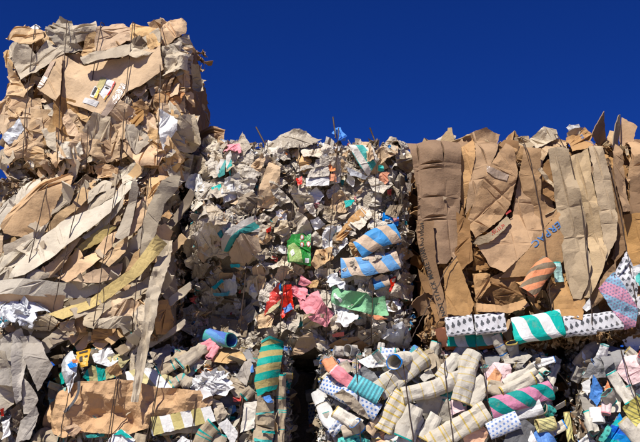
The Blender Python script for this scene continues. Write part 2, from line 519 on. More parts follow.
def sheet(b, name, pts, mat, lift=.02, tilt=None, cell=None, slope=.30, fine=.20, pitch=.013, thick=.004, jag=.0014,
          folds=1, curl=.0, label=None, uvang=0.0, res=34, score=(), ragged=0.0, crease=()):
    r = b.r
    W = [onface(b, px, py, lift) for px, py in pts]
    P = np.array([(w.x, w.z) for w in W])
    c = P.mean(0)
    Q = P - c
    ext = Q.max(0) - Q.min(0)
    size = float(max(ext))
    pitch = max(pitch, size / res)
    card = M[mat].get('card', 0)
    nf = folds + (2 if card and size > .12 and folds else 0)
    fa = r.uniform(0, math.pi)
    fl = [(fa + r.normal(0, .3), r.uniform(-.36, .36) * size, r.normal(0, .11) * (1.5 if card else 1)) for _ in range(nf)]
    fl = fl + list(crease)
    V, T = tri_poly(Q, pitch, jag + ragged, r, [q[:2] for q in fl] + [q[:2] for q in score])
    cell = cell or max(.05, size * .33)
    c1 = Crumple(r, ext + .02, cell, slope)
    c2 = Crumple(r, ext + .02, max(.026, cell * .36), fine)
    if tilt is None:
        tilt = (r.normal(0, .10), r.normal(0, .12))
    ca = r.uniform(0, 2 * math.pi)
    def h0(D):
        o = tilt[0] * D[:, 0] + tilt[1] * D[:, 1] + c1(D) + c2(D)
        for a, off, kk in fl:
            o = o + kk * np.abs(math.cos(a) * D[:, 0] + math.sin(a) * D[:, 1] - off)
        for a, off, dd in score:
            o = o - dd * np.exp(-((math.cos(a) * D[:, 0] + math.sin(a) * D[:, 1] - off) / .007) ** 2)
        if curl:
            t = np.clip((math.cos(ca) * D[:, 0] + math.sin(ca) * D[:, 1]) / (size * .5 + 1e-6), 0, 1.2)
            o = o + curl * t ** 2.5
        return o
    hv = h0(V); hm = float(hv.mean()) * .7 + .3 * float(np.percentile(hv, 25))
    def h(D):
        return lift + h0(D) - hm
    yc = float(b.S(c[0], c[1]))
    def Y(D):
        return b.S(D[:, 0] + c[0], D[:, 1] + c[1]) - h(D) - yc
    y = Y(V)
    nv = len(V)
    front = np.stack([V[:, 0], y, V[:, 1]], 1)
    back = front + np.array([0, thick, 0])
    E = border_edges(T)
    faces = [tuple(t) for t in T] + [tuple(t[::-1] + nv) for t in T] + [(e[1], e[0], e[0] + nv, e[1] + nv) for e in E]
    ca2, sa2 = math.cos(uvang), math.sin(uvang)
    uv1 = np.stack([V[:, 0] * ca2 + V[:, 1] * sa2, -V[:, 0] * sa2 + V[:, 1] * ca2], 1)
    me = make_mesh(name, np.vstack([front, back]), faces, [M[mat]], UV=np.vstack([uv1, uv1]), sharp=11)
    o = bpy.data.objects.new(name, me)
    link(o, b.root, (c[0], yc, c[1]))
    if label: o['label'] = label
    s = Sheet(); s.o, s.c, s.Y, s.b, s.lift, s.yc = o, c, Y, b, lift, yc
    return s

def on_sheet(s, name, pts, mat, off=.003, pitch=.012, label=None):
    """a thin label, tape or print lying on a sheet"""
    W = [onface(s.b, px, py, s.lift) for px, py in pts]
    Q = np.array([(w.x, w.z) for w in W]) - s.c
    V, T = tri_poly(Q, pitch, .0004, s.b.r)
    y = s.Y(V) - off
    nv = len(V)
    front = np.stack([V[:, 0], y, V[:, 1]], 1)
    E = border_edges(T)
    faces = [tuple(t) for t in T] + [tuple(t[::-1] + nv) for t in T] + [(e[1], e[0], e[0] + nv, e[1] + nv) for e in E]
    me = make_mesh(name, np.vstack([front, front + np.array([0, .0015, 0])]), faces, [M[mat]], UV=np.vstack([V, V]), sharp=24)
    o = bpy.data.objects.new(name, me)
    link(o, s.o); o.location = (0, 0, 0)
    if label: o['label'] = label
    return o

def lettering(s, text, p0, p1, hpx, mat, off=.003, name='lettering', width=None):
    """printed words running from p0 to p1 along their baseline"""
    cu = bpy.data.curves.new('t', 'FONT'); cu.body = text; cu.resolution_u = 2; cu.space_character = 1.08; cu.offset = .012
    to = bpy.data.objects.new('t', cu); COL.objects.link(to)
    dg = bpy.context.evaluated_depsgraph_get()
    tm = bpy.data.meshes.new_from_object(to.evaluated_get(dg))
    bpy.data.objects.remove(to); bpy.data.curves.remove(cu)
    V = np.array([v.co[:2] for v in tm.vertices]); F = [tuple(p.vertices) for p in tm.polygons]
    bpy.data.meshes.remove(tm)
    a = onface(s.b, *p0, s.lift); e = onface(s.b, *p1, s.lift)
    d = np.array([e.x - a.x, e.z - a.z]); L = np.linalg.norm(d); d /= L
    n = np.array([-d[1], d[0]])
    sx = L / V[:, 0].max(); sy = hpx * s.b.Y / FPX / V[:, 1].max()
    Q = np.array([a.x, a.z]) + V[:, :1] * sx * d + V[:, 1:2] * sy * n - s.c
    y = s.Y(Q) - off
    me = make_mesh(name, np.stack([Q[:, 0], y, Q[:, 1]], 1), F, [M[mat]], UV=Q, sharp=None)
    o = bpy.data.objects.new(name, me)
    link(o, s.o); o.location = (0, 0, 0)
    return o

def tube_geo(C, U, W, r, wid, flat, thick, rings=(), rim=0.0, n=24, dent=.12, rowlen=.013, boxy=False):
    """squashed paper tube along the centre line C; U = across, W = outwards. Returns verts, quads, material index, uv"""
    C = np.asarray(C, float)
    seg = np.linalg.norm(np.diff(C, axis=0), axis=1); cum = np.r_[0, np.cumsum(seg)]; L = cum[-1]
    st = set(np.linspace(0, L, max(4, int(L / rowlen) + 1)).round(4))
    for q in rings:
        st |= {round(q * L, 4), round(q * L + .0032, 4)}
    if rim: st |= {round(rim, 4), round(L - rim, 4)}
    st = np.array(sorted(x for x in st if 0 <= x <= L))
    st = st[np.r_[True, np.diff(st) > .0015]]
    CC = np.stack([np.interp(st, cum, C[:, i]) for i in range(3)], 1)
    # smooth the bends a little
    for _ in range(2):
        CC[1:-1] = .5 * CC[1:-1] + .25 * (CC[:-2] + CC[2:])
    D = np.gradient(CC, axis=0); D /= np.linalg.norm(D, axis=1, keepdims=True) + 1e-9
    W = np.asarray(W, float)
    UU = np.cross(D, W); UU /= np.linalg.norm(UU, axis=1, keepdims=True) + 1e-9
    WW = np.cross(UU, D)
    a = np.linspace(0, 2 * math.pi, n, endpoint=False)
    m = len(st)
    ph = r.uniform(0, 6, 6)
    z = st[:, None]
    rad = 1 + dent * (np.sin(a[None] * 2 + ph[0] + z * 9) * np.sin(z * 21 + ph[1]) + .6 * np.sin(a[None] * 3 + ph[2] - z * 17) + .35 * np.sin(a[None] * 5 + ph[4] + z * 33))
    fl = flat * (1 + .35 * np.sin(z * 8 + ph[3]))
    wd = np.interp(st / L, np.linspace(0, 1, len(wid)), wid)[:, None] / 2
    fac = Crumple(r, (L * 2 + .1, .5), .055, .42)
    G2 = np.stack([np.repeat(st, n), np.tile(np.sin(a) * .03, m) + np.tile(np.cos(a) * .05, m)], 1)
    rad = rad + (fac(G2).reshape(m, n) / np.maximum(wd, .01)) * min(1.0, dent * 9)
    if boxy:
        cA = np.sign(np.cos(a)) * np.abs(np.cos(a)) ** .58; sA = np.sign(np.sin(a)) * np.abs(np.sin(a)) ** .58
    else:        # squashed flat: two sharp side folds
        pz = 1 + max(0.0, .6 - flat) * 1.6
        cA = np.cos(a); sA = np.sign(np.sin(a)) * np.abs(np.sin(a)) ** pz
    X = wd * (1 + (rad - 1) * .3) * cA[None]; Yv = wd * rad * sA[None] * fl
    # crease along the belly
    Yv = Yv - wd * .22 * np.exp(-((np.cos(a)[None] - .25 * np.sin(z * 13 + ph[5])) / .3) ** 2) * (np.sin(a)[None] > 0) * dent * 6
    out = CC[:, None, :] + X[..., None] * UU[:, None, :] + Yv[..., None] * WW[:, None, :]
    inn = CC[:, None, :] + (X * (1 - thick / np.maximum(wd, 1e-4)))[..., None] * UU[:, None, :] + (Yv * (1 - thick / np.maximum(wd * .5, 1e-4)))[..., None] * WW[:, None, :]
    V = np.vstack([out.reshape(-1, 3), inn.reshape(-1, 3)])
    F, mi = [], []
    mids = (st[:-1] + st[1:]) / 2
    for j in range(m - 1):
        mt = 0
        for q in rings:
            if q * L <= mids[j] <= q * L + .0032: mt = 1
        if rim and (mids[j] < rim or mids[j] > L - rim): mt = 1
        for i in range(n):
            i2 = (i + 1) % n
            F.append((j * n + i, j * n + i2, (j + 1) * n + i2, (j + 1) * n + i)); mi.append(mt)
            o = m * n
            F.append((o + j * n + i2, o + j * n + i, o + (j + 1) * n + i, o + (j + 1) * n + i2)); mi.append(0)
    for j, rev in ((0, False), (m - 1, True)):
        for i in range(n):
            i2 = (i + 1) % n
            q = (j * n + i2, j * n + i, m * n + j * n + i, m * n + j * n + i2)
            F.append(q[::-1] if rev else q); mi.append(1 if rim else 0)
    uv = np.stack([np.repeat(st, n), np.tile(a, m) * float(np.mean(wd))], 1)
    return V, F, mi, np.vstack([uv, uv])

def tube(b, pts, wpx, mat='tube', rimmat='gold', lift=.05, flat=.45, rings=(), rim=.006, tip=None, label=None, dent=.10, name='paper_tube', dl=None, taper=1.0, boxy=False):
    """a paper tube packed into the bale along photo points; dl = how far each end stands out"""
    r = b.r
    if not boxy and .35 < flat <= .6: flat *= .95; dent += .01
    C = []
    for i, (px, py) in enumerate(pts):
        l = lift + (dl[i] if dl else 0)
        w = onface(b, px, py, lift)
        y = w.y + lift - l
        C.append((w.x, y, w.z))
    C = np.array(C); c = C.mean(0)
    wm = wpx * b.Y / FPX
    V, F, mi, uv = tube_geo(C - c, None, (0, -1, .05), r, [wm, wm * (1 + taper) / 2, wm * taper], flat, .0032, rings, rim, dent=dent, boxy=boxy)
    me = make_mesh(name, V, F, [M[mat], M[rimmat]], UV=uv, midx=mi, sharp=17)
    o = bpy.data.objects.new(name, me)
    link(o, b.root, c)
    if label: o['label'] = label
    return o

def wire(b, pts, rad=.0030, lift=.028, over=True, follow=True):
    r = b.r
    C = []
    w0 = at(*pts[0], b.Y - lift)
    P = []
    for i in range(len(pts) - 1):
        for t in np.linspace(0, 1, 9)[:-1]:
            P.append(np.array(pts[i]) * (1 - t) + np.array(pts[i + 1]) * t)
    P.append(np.array(pts[-1]))
    for q in P:
        w = onface(b, q[0], q[1], lift, False) if follow else at(q[0], q[1], b.Y - lift)
        y = w.y
        C.append([w.x + r.normal(0, .0010), y + r.normal(0, .002), w.z])
    C = np.array(C)
    if over:
        a = C[0]
        tp = np.array([[a[0], b.Y + .40, b.z1 - .02], [a[0], a[1] + .06, a[2] + .02]])
        C = np.vstack([tp, C])
    c = C.mean(0); C = C - c
    D = np.gradient(C, axis=0); D /= np.linalg.norm(D, axis=1, keepdims=True) + 1e-9
    U = np.cross(D, [0.3, 1, 0.1]); U /= np.linalg.norm(U, axis=1, keepdims=True) + 1e-9
    W = np.cross(D, U)
    n = 6; a = np.linspace(0, 2 * math.pi, n, endpoint=False)
    V = (C[:, None] + rad * (np.cos(a)[None, :, None] * U[:, None] + np.sin(a)[None, :, None] * W[:, None])).reshape(-1, 3)
    F = [(j * n + i, j * n + (i + 1) % n, (j + 1) * n + (i + 1) % n, (j + 1) * n + i) for j in range(len(C) - 1) for i in range(n)]
    F += [tuple(range(n))[::-1], tuple(range((len(C) - 1) * n, len(C) * n))]
    o = bpy.data.objects.new('wire', make_mesh('wire', V, F, [M['wire']], sharp=None))
    link(o, b.root, c)
    return o

# ---- loose scrap shapes shared by the packed filling
def scrap_template(r, kind, size):
    if kind == 'strip':
        w = size * r.uniform(.10, .18); L = size
        poly = [(-L / 2, -w / 2), (L / 2, -w / 2 * r.uniform(.6, 1.2)), (L / 2 * r.uniform(.9, 1.05), w / 2), (-L / 2, w / 2)]
    else:
        n = int(r.integers(4, 8))
        a = np.sort(r.uniform(0, 2 * math.pi, n) * .35 + np.linspace(0, 2 * math.pi, n, endpoint=False) * .9)
        rr = r.uniform(.6, 1.0, n) * size / 2
        poly = np.stack([np.cos(a) * rr * 1.15, np.sin(a) * rr * r.uniform(.6, .95)], 1)
    pitch = size / {'strip': 20, 'crumple': 19}.get(kind, 13)
    V, T = tri_poly(poly, pitch, size * (.008 if kind != 'crumple' else .022), r)
    ext = V.max(0) - V.min(0)
    if kind == 'sheet':
        h = Crumple(r, ext, size * .4, .30)(V) + Crumple(r, ext, size * .16, .16)(V)
        h += r.normal(0, .25) * np.abs(V[:, 0] * math.cos(1) + V[:, 1])
        X = np.stack([V[:, 0], -h, V[:, 1]], 1)
    elif kind == 'strip':
        k = r.normal(0, 1.2) / size
        h = k * V[:, 0] ** 2 + Crumple(r, ext, size * .2, .25)(V)
        X = np.stack([V[:, 0], -h, V[:, 1]], 1)
    elif kind == 'curl':
        R = size * r.uniform(.16, .3)
        th = V[:, 0] / R
        h = Crumple(r, ext, size * .22, .22)(V)
        X = np.stack([(R + h) * np.sin(th), R - (R + h) * np.cos(th), V[:, 1]], 1)
        X[:, 1] *= -1 if r.random() < .5 else 1
    else:       # crumpled paper: strongly folded in all directions
        c = [Crumple(r, ext, size * .26, s) for s in (.55, .55, 1.0)]
        f = Crumple(r, ext, size * .11, .55)
        f2 = Crumple(r, ext, size * .06, .4)
        X = np.stack([V[:, 0] * .85 + c[0](V), -(c[2](V) + f(V) + f2(V)), V[:, 1] * .85 + c[1](V)], 1)
        X[:, 1] += size * .9 * (np.sqrt((V ** 2).sum(1)) / size) ** 2.2      # lumps: the rim folds away
    return V, T, X

def scrap_mesh(r, kind, size, thick, mat, name):
    V, T, X = scrap_template(r, kind, size)
    a = X[T[:, 1]] - X[T[:, 0]]; b = X[T[:, 2]] - X[T[:, 0]]
    fn = np.cross(a, b); N = np.zeros_like(X)
    for i in range(3): np.add.at(N, T[:, i], fn)
    N /= np.linalg.norm(N, axis=1, keepdims=True) + 1e-12
    nv = len(X); E = border_edges(T)
    faces = [tuple(t) for t in T] + [tuple(t[::-1] + nv) for t in T] + [(e[1], e[0], e[0] + nv, e[1] + nv) for e in E]
    me = make_mesh(name, np.vstack([X, X - N * thick]), faces, [mat], UV=np.vstack([V, V]), sharp=30)
    return me

TR = np.random.default_rng(5)
TEMPL = {}
for kind, nt in (('sheet', 14), ('crumple', 14), ('curl', 9), ('strip', 8)):
    TEMPL[kind] = [scrap_mesh(TR, kind, .2, .0035 if kind in ('sheet', 'strip', 'curl') else .0018, M['tan'], kind) for _ in range(nt)]
TUBES = []
for i in range(8):
    L = TR.uniform(.30, .46)
    C = np.array([[-L / 2, 0, 0], [0, TR.normal(0, .02), TR.normal(0, .03)], [L / 2, 0, 0]])
    V, F, mi, uv = tube_geo(C, None, (0, -1, .02), TR, [.064, .058], .40, .0032, [.2, .35, .5, .65, .8] if i % 3 == 0 else [], .006)
    TUBES.append(make_mesh('paper_tube', V, F, [M['tube'], M['gold']], UV=uv, midx=mi, sharp=17))

FACES = {'front': (0, -1, 0), 'right': (1, 0, 0), 'left': (-1, 0, 0), 'top': (0, 0, 1)}

def face_point(b, face, u, v, depth):
    """u, v in 0..1 over a face of the bale; depth below the packed surface"""
    if face == 'front':
        x = b.x0 + u * (b.x1 - b.x0); z = b.z0 + v * (b.z1 - b.z0)
        return np.array([x, float(b.S(x, z)) + depth, z])
    y = b.Y + .10 + u * (b.depth - .2)
    if face == 'right': return np.array([b.x1 - depth, y, b.z0 + v * (b.z1 - b.z0)])
    if face == 'left': return np.array([b.x0 + depth, y, b.z0 + v * (b.z1 - b.z0)])
    return np.array([b.x0 + v * (b.x1 - b.x0), y, b.z1 - depth])

def orient(face, tiltx, tiltz, spin):
    """scrap lies in its own xz plane and looks along -y"""
    R = Matrix.Rotation(tiltz, 3, 'Z') @ Matrix.Rotation(tiltx, 3, 'X') @ Matrix.Rotation(spin, 3, 'Y')
    if face == 'right': R = Matrix.Rotation(math.pi / 2, 3, 'Z') @ R
    if face == 'left': R = Matrix.Rotation(-math.pi / 2, 3, 'Z') @ R
    if face == 'top': R = Matrix.Rotation(-math.pi / 2, 3, 'X') @ R
    return R

def fill(b, face, count, kinds, mats, size, name='cardboard_piece', tilt=.35, depth=(.0, .05), vlo=0.0, vhi=1.0, ulo=0.0, uhi=1.0, ybias=0.0, spin=None, edge=False):
    r = b.r
    if face == 'front' and not edge:
        ulo, uhi, vlo, vhi = max(ulo, .05), min(uhi, .95), max(vlo, .03), min(vhi, .94)
    if face in ('left', 'right'): vlo, vhi = max(vlo, .06), min(vhi, .93)
    if face == 'front': W, H = (b.x1 - b.x0) * (uhi - ulo), (b.z1 - b.z0) * (vhi - vlo)
    elif face == 'top': W, H = b.depth, (b.x1 - b.x0)
    else: W, H = b.depth, (b.z1 - b.z0) * (vhi - vlo)
    nx = max(1, int(round(math.sqrt(count * W / H)))); ny = max(1, int(round(count / nx)))
    for i in range(nx):
        for j in range(ny):
            u = ulo + (uhi - ulo) * (i + r.uniform(0, 1)) / nx; v = vlo + (vhi - vlo) * (j + r.uniform(0, 1)) / ny
            p = face_point(b, face, u, v, r.uniform(*depth))
            kd = kinds[int(r.integers(len(kinds)))]
            mt = mats[int(r.integers(len(mats)))]
            if kd == 'tube':
                me = TUBES[int(r.integers(len(TUBES)))]
            else:
                me = TEMPL[kd][int(r.integers(len(TEMPL[kd])))]
            o = bpy.data.objects.new('paper_tube' if kd == 'tube' else name, me)
            link(o, b.root, p)
            sp = r.uniform(0, 2 * math.pi) if spin is None else r.normal(spin[0], spin[1])
            R = orient(face, r.normal(ybias, tilt), r.normal(0, tilt), sp)
            o.rotation_euler = R.to_euler()
            s = r.uniform(*size) / (.2 if kd != 'tube' else .23)
            if kd == 'strip': s *= 1.7
            o.scale = (s, s, s)
            o.material_slots[0].link = 'OBJECT'
            o.material_slots[0].material = M[mt]
            if kd == 'tube':
                o.material_slots[1].link = 'OBJECT'
                o.material_slots[1].material = M[['gold', 'teal', 'teal', 'blue'][int(r.integers(4))]]

SMALL = []
for i in range(16):
    V, T, X = scrap_template(TR, ['crumple', 'curl', 'crumple', 'sheet'][i % 4], 1.0)
    # coarse version: few triangles
    n = 4
    g_ = np.stack(np.meshgrid(np.linspace(-.5, .5, n), np.linspace(-.5, .5, n)), -1).reshape(-1, 2)
    g_ = g_ + TR.uniform(-.12, .12, g_.shape)
    h = TR.normal(0, .16 + .07 * (i % 3), len(g_)) + (TR.normal(0, .6) * g_[:, 0] ** 2 * 2)
    asp = TR.uniform(.35, 1.0)
    X = np.stack([g_[:, 0], h, g_[:, 1] * asp], 1)
    I = np.arange(n * n).reshape(n, n)
    q = np.stack([I[:-1, :-1], I[:-1, 1:], I[1:, 1:], I[1:, :-1]], -1).reshape(-1, 4)
    SMALL.append((X, np.vstack([q[:, [0, 1, 2]], q[:, [0, 2, 3]]])))

def litter(b, spec, palette, size=(.012, .045), name='shredded_scrap', tilt=.7):
    """thousands of torn bits nobody could count, one part per bale"""
    r = b.r
    Vs, Fs, Cs, off = [], [], [], 0
    pal = np.array([p[:3] for p in palette]); pw = np.array([p[3] for p in palette]); pw = pw / pw.sum()
    for face, count, d0, d1, ulo, uhi, vlo, vhi in spec:
        us, vs = r.uniform(ulo, uhi, count), r.uniform(vlo, vhi, count)
        ds = r.uniform(d0, d1, count)
        if face == 'front':
            x = b.x0 + us * (b.x1 - b.x0); z = b.z0 + vs * (b.z1 - b.z0)
            P = np.stack([x, b.S(x, z) + ds, z], 1)
        else:
            P = np.array([face_point(b, face, u, v, d) for u, v, d in zip(us, vs, ds)])
        for i in range(count):
            X, T = SMALL[int(r.integers(len(SMALL)))]
            R = np.array(orient(face, r.normal(0, tilt), r.normal(0, tilt), r.uniform(0, 6.28)))
            s = r.uniform(*size) * (1.6 if r.random() < .12 else 1)
            Vs.append((X * s) @ R.T + P[i]); Fs.append(T + off); off += len(X)
            c = pal[r.choice(len(pal), p=pw)] * r.uniform(.7, 1.2)
            Cs.append(np.tile(np.r_[np.clip(c, 0, .85), 1], (len(X), 1)))
    V = np.vstack(Vs) - np.array([b.cx, b.Y, b.cz])
    me = make_mesh(name, V, np.vstack(Fs), [M['stuff']], smooth=False, col=np.vstack(Cs))
    o = bpy.data.objects.new(name, me)
    link(o, b.root, (b.cx, b.Y, b.cz))
    o['kind'] = 'stuff'
    return o

def zx(px, py, Y):
    w = at(px, py, Y)
    return w.x, w.z

P_TAN = [(.52, .36, .22, 5), (.45, .38, .28, 4), (.60, .53, .42, 2), (.28, .19, .11, 3), (.72, .70, .66, .8), (.36, .24, .14, 2)]
P_PULP = [(.48, .41, .32, 6), (.60, .55, .47, 4), (.74, .73, .70, 2.2), (.36, .29, .21, 2), (.24, .18, .12, 1), (.45, .30, .17, 1.5), (.05, .36, .38, .45), (.62, .12, .10, .4), (.05, .25, .55, .25), (.70, .30, .33, .35), (.75, .3, .1, .2)]
P_KRAFT = [(.42, .26, .13, 5), (.28, .17, .08, 3), (.52, .40, .26, 2)]
P_MIX = [(.52, .47, .38, 5), (.60, .57, .50, 3), (.74, .73, .71, 2.5), (.32, .26, .19, 2), (.03, .36, .32, 1), (.10, .25, .6, .6), (.75, .35, .15, .4), (.62, .55, .2, .5), (.7, .4, .42, .3), (.14, .14, .15, 1)]
P_GREY = [(.36, .34, .30, 5), (.48, .46, .42, 3), (.22, .19, .16, 3), (.70, .69, .67, 1.5), (.3, .2, .12, 1)]

# ================================================================== the stack
Z1, Z2 = 1.25, 2.28
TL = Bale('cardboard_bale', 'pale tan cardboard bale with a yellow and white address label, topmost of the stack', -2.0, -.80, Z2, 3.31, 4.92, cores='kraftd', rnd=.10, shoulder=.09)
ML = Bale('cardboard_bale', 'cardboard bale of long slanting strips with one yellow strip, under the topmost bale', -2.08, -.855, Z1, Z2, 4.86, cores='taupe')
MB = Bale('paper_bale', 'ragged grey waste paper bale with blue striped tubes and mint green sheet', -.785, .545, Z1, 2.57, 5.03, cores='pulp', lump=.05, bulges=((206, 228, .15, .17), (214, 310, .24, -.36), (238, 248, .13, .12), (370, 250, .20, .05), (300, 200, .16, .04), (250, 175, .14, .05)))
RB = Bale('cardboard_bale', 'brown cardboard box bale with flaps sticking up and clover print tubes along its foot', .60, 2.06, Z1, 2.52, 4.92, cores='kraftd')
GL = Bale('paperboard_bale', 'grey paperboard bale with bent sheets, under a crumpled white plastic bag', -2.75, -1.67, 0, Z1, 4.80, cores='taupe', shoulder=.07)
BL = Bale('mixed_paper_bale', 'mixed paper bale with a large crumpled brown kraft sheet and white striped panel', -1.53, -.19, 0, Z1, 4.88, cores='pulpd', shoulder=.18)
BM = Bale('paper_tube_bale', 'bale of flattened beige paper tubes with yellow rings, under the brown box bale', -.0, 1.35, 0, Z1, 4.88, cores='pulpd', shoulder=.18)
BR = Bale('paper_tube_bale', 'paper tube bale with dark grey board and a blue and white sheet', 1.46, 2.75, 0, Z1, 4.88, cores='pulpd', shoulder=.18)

def batch(b, rows):
    for row in rows:
        name, mat, pts = row[:3]
        kw = row[3] if len(row) > 3 else {}
        sheet(b, name, pts, mat, **kw)

def random_sheets(b, count, box, mats, size, name, slope, fine, lift, asp=.75, tl=.32, cu=.03):
    r = b.r
    x0, y0, x1, y1 = box
    nx = max(1, int(round(math.sqrt(count * (x1 - x0) / (y1 - y0))))); ny = max(1, int(round(count / nx)))
    cells = [(i, j) for i in range(nx) for j in range(ny)]
    r.shuffle(cells)
    for i, j in cells:
        cx, cy = x0 + (i + r.uniform(0, 1)) * (x1 - x0) / nx, y0 + (j + r.uniform(0, 1)) * (y1 - y0) / ny
        n = int(r.integers(4, 7)); R = r.uniform(*size) / 2; sp = r.uniform(0, 3)
        A = np.sort((np.arange(n) + r.uniform(-.3, .3, n)) * 2 * math.pi / n)
        rr = R * r.uniform(.7, 1.15, n)
        ex, ey = np.cos(A) * rr, np.sin(A) * rr * r.uniform(asp * .6, 1)
        pts = [(cx + u * math.cos(sp) - v * math.sin(sp), cy + u * math.sin(sp) + v * math.cos(sp)) for u, v in zip(ex, ey)]
        sl = r.uniform(*slope)
        sheet(b, name, pts[::-1] if False else pts, mats[int(r.integers(len(mats)))], lift=r.uniform(*lift), tilt=(r.normal(0, tl), r.normal(0, tl)), slope=sl, fine=sl * fine, cell=max(.035, R * 2 * .0058 * .35), curl=r.uniform(0, cu), pitch=.011)
CS, PS, ST, FI = 'cardboard_sheet', 'paper_sheet', 'paper_strip', 'plastic_film'

# ------------------------------------------------------------------ topmost bale
fill(TL, 'front', 230, ['sheet', 'sheet', 'crumple', 'crumple'], ['tan', 'tan', 'tan', 'peach', 'peach', 'beige', 'kraft'], (.12, .24), tilt=.30, depth=(.0, .045), vhi=.95, ulo=.02, uhi=.97)
fill(TL, 'right', 90, ['sheet', 'crumple'], ['tan', 'beige', 'kraft', 'greyb'], (.10, .2), tilt=.2, depth=(.06, .10), vhi=.95)
fill(TL, 'left', 40, ['sheet', 'crumple'], ['tan', 'beige', 'kraft'], (.12, .2), tilt=.25, depth=(.04, .08), vhi=.95)
fill(TL, 'top', 60, ['sheet', 'crumple'], ['tan', 'beige', 'kraft'], (.12, .22), tilt=.12, depth=(.03, .06))
fill(TL, 'front', 26, ['crumple', 'sheet', 'curl'], ['tan', 'beige', 'peach', 'greyb'], (.08, .15), tilt=.5, depth=(-.03, .01), vhi=.12)
fill(TL, 'front', 26, ['crumple', 'sheet', 'curl'], ['tan', 'beige', 'kraft', 'rust'], (.06, .13), tilt=.5, depth=(-.03, .0), ulo=.78, vlo=.05, vhi=.75)
random_sheets(TL, 45, (4, 108, 182, 157), ['tan', 'tan', 'tan', 'peach', 'peach', 'beige', 'kraft', 'tan'], (24, 52), CS, (.10, .28), .7, (.015, .045), tl=.16, cu=.0)
random_sheets(TL, 14, (160, 40, 188, 155), ['tan', 'beige', 'kraft', 'greyb', 'peach'], (14, 30), CS, (.25, .5), .7, (.015, .045), tl=.18, cu=0)
random_sheets(TL, 18, (8, 30, 188, 100), ['tan', 'tan', 'peach', 'beige'], (20, 40), CS, (.2, .4), .6, (-.03, .0))
litter(TL, [('front', 350, .0, .04, .03, .97, 0, .94), ('front', 120, -.02, .03, .03, .97, 0, .5), ('right', 160, .08, .11, .1, 1, 0, .9)], P_TAN, size=(.015, .05), tilt=.5)
batch(TL, [
    (CS, 'tan', [(2, 34), (12, 27), (26, 26), (44, 33), (46, 41), (33, 46), (18, 44), (9, 39)], dict(lift=.05, curl=.05)),
    (PS, 'white', [(20, 28), (36, 24), (41, 27), (38, 31), (26, 30)], dict(lift=.01)),
    (CS, 'beige', [(10, 58), (18, 47), (29, 46), (35, 54), (47, 39), (67, 54), (41, 70), (22, 82)], dict(lift=.05, tilt=(.05, -.1), slope=.16)),
    (CS, 'greyb', [(9, 46), (20, 44), (29, 47), (18, 52), (10, 60)], dict(lift=.045)),
    (CS, 'tan', [(8, 60), (22, 84), (36, 84), (26, 100), (8, 98)], dict(lift=.02)),
    (CS, 'greyb', [(51, 25), (62, 20), (73, 23), (75, 40), (82, 46), (67, 54), (55, 45), (48, 37)], dict(lift=.055, slope=.5, fine=.35, cell=.06)),
    (CS, 'beige', [(72, 26), (90, 24), (96, 21), (98, 28), (86, 38), (76, 42)], dict(lift=.04)),
])
main = sheet(TL, CS, [(62, 54), (85, 67), (130, 55), (160, 46), (164, 70), (140, 86), (128, 90), (105, 118), (80, 108), (60, 98), (42, 92), (52, 66)], 'tan', lift=.062, tilt=(.02, .02), slope=.08, fine=.06, folds=0)
on_sheet(main, 'address_label', [(96.5, 90), (101, 77), (115, 81), (104.5, 100)], 'white', label='white address label with yellow side')
on_sheet(main, 'label_patch', [(97, 87.5), (101.2, 77.2), (106.8, 79), (100.5, 93)], 'khaki', off=.008)
on_sheet(main, 'label_patch', [(94.5, 99), (99.2, 88.5), (101.0, 89.3), (97.2, 100)], 'byellow', off=.008)
on_sheet(main, 'label_patch', [(90.5, 97.5), (95.5, 86.5), (99.0, 88.3), (94.4, 99)], 'white', off=.005)
on_sheet(main, 'label_patch', [(107.2, 95.5), (114.2, 81), (115.2, 81.6), (108.0, 96.0)], 'red', off=.008)
on_sheet(main, 'label_patch', [(104, 100.3), (107.0, 95.2), (107.8, 95.8), (105, 100.6)], 'byellow', off=.008)
for i in range(7):
    t = i / 7
    q = np.array([92.0, 95.3]) * (1 - t) + np.array([95.8, 87.3]) * t
    on_sheet(main, 'barcode_bar', [tuple(q), tuple(q + (.45, -.95) * np.array([1, .55 + .3 * (i % 2)])), tuple(q + (2.6, .1)), tuple(q + (2.2, 1.0))], 'black', off=.0075)
on_sheet(main, 'label_print', [(104.8, 87.8), (106.2, 86.6), (108.8, 88), (107.4, 89)], 'black', off=.0065)
on_sheet(main, 'label_print', [(103.5, 84.3), (103.9, 83.4), (110.5, 86.2), (110, 87)], 'greyl', off=.0065)
on_sheet(main, 'paper_label', [(83.5, 104), (86, 99), (99.5, 102.5), (96.5, 108)], 'white', label='small white label')
on_sheet(main, 'packing_tape', [(101, 116), (121, 82), (126, 84), (121, 96), (107, 117)], 'tape', off=.005)
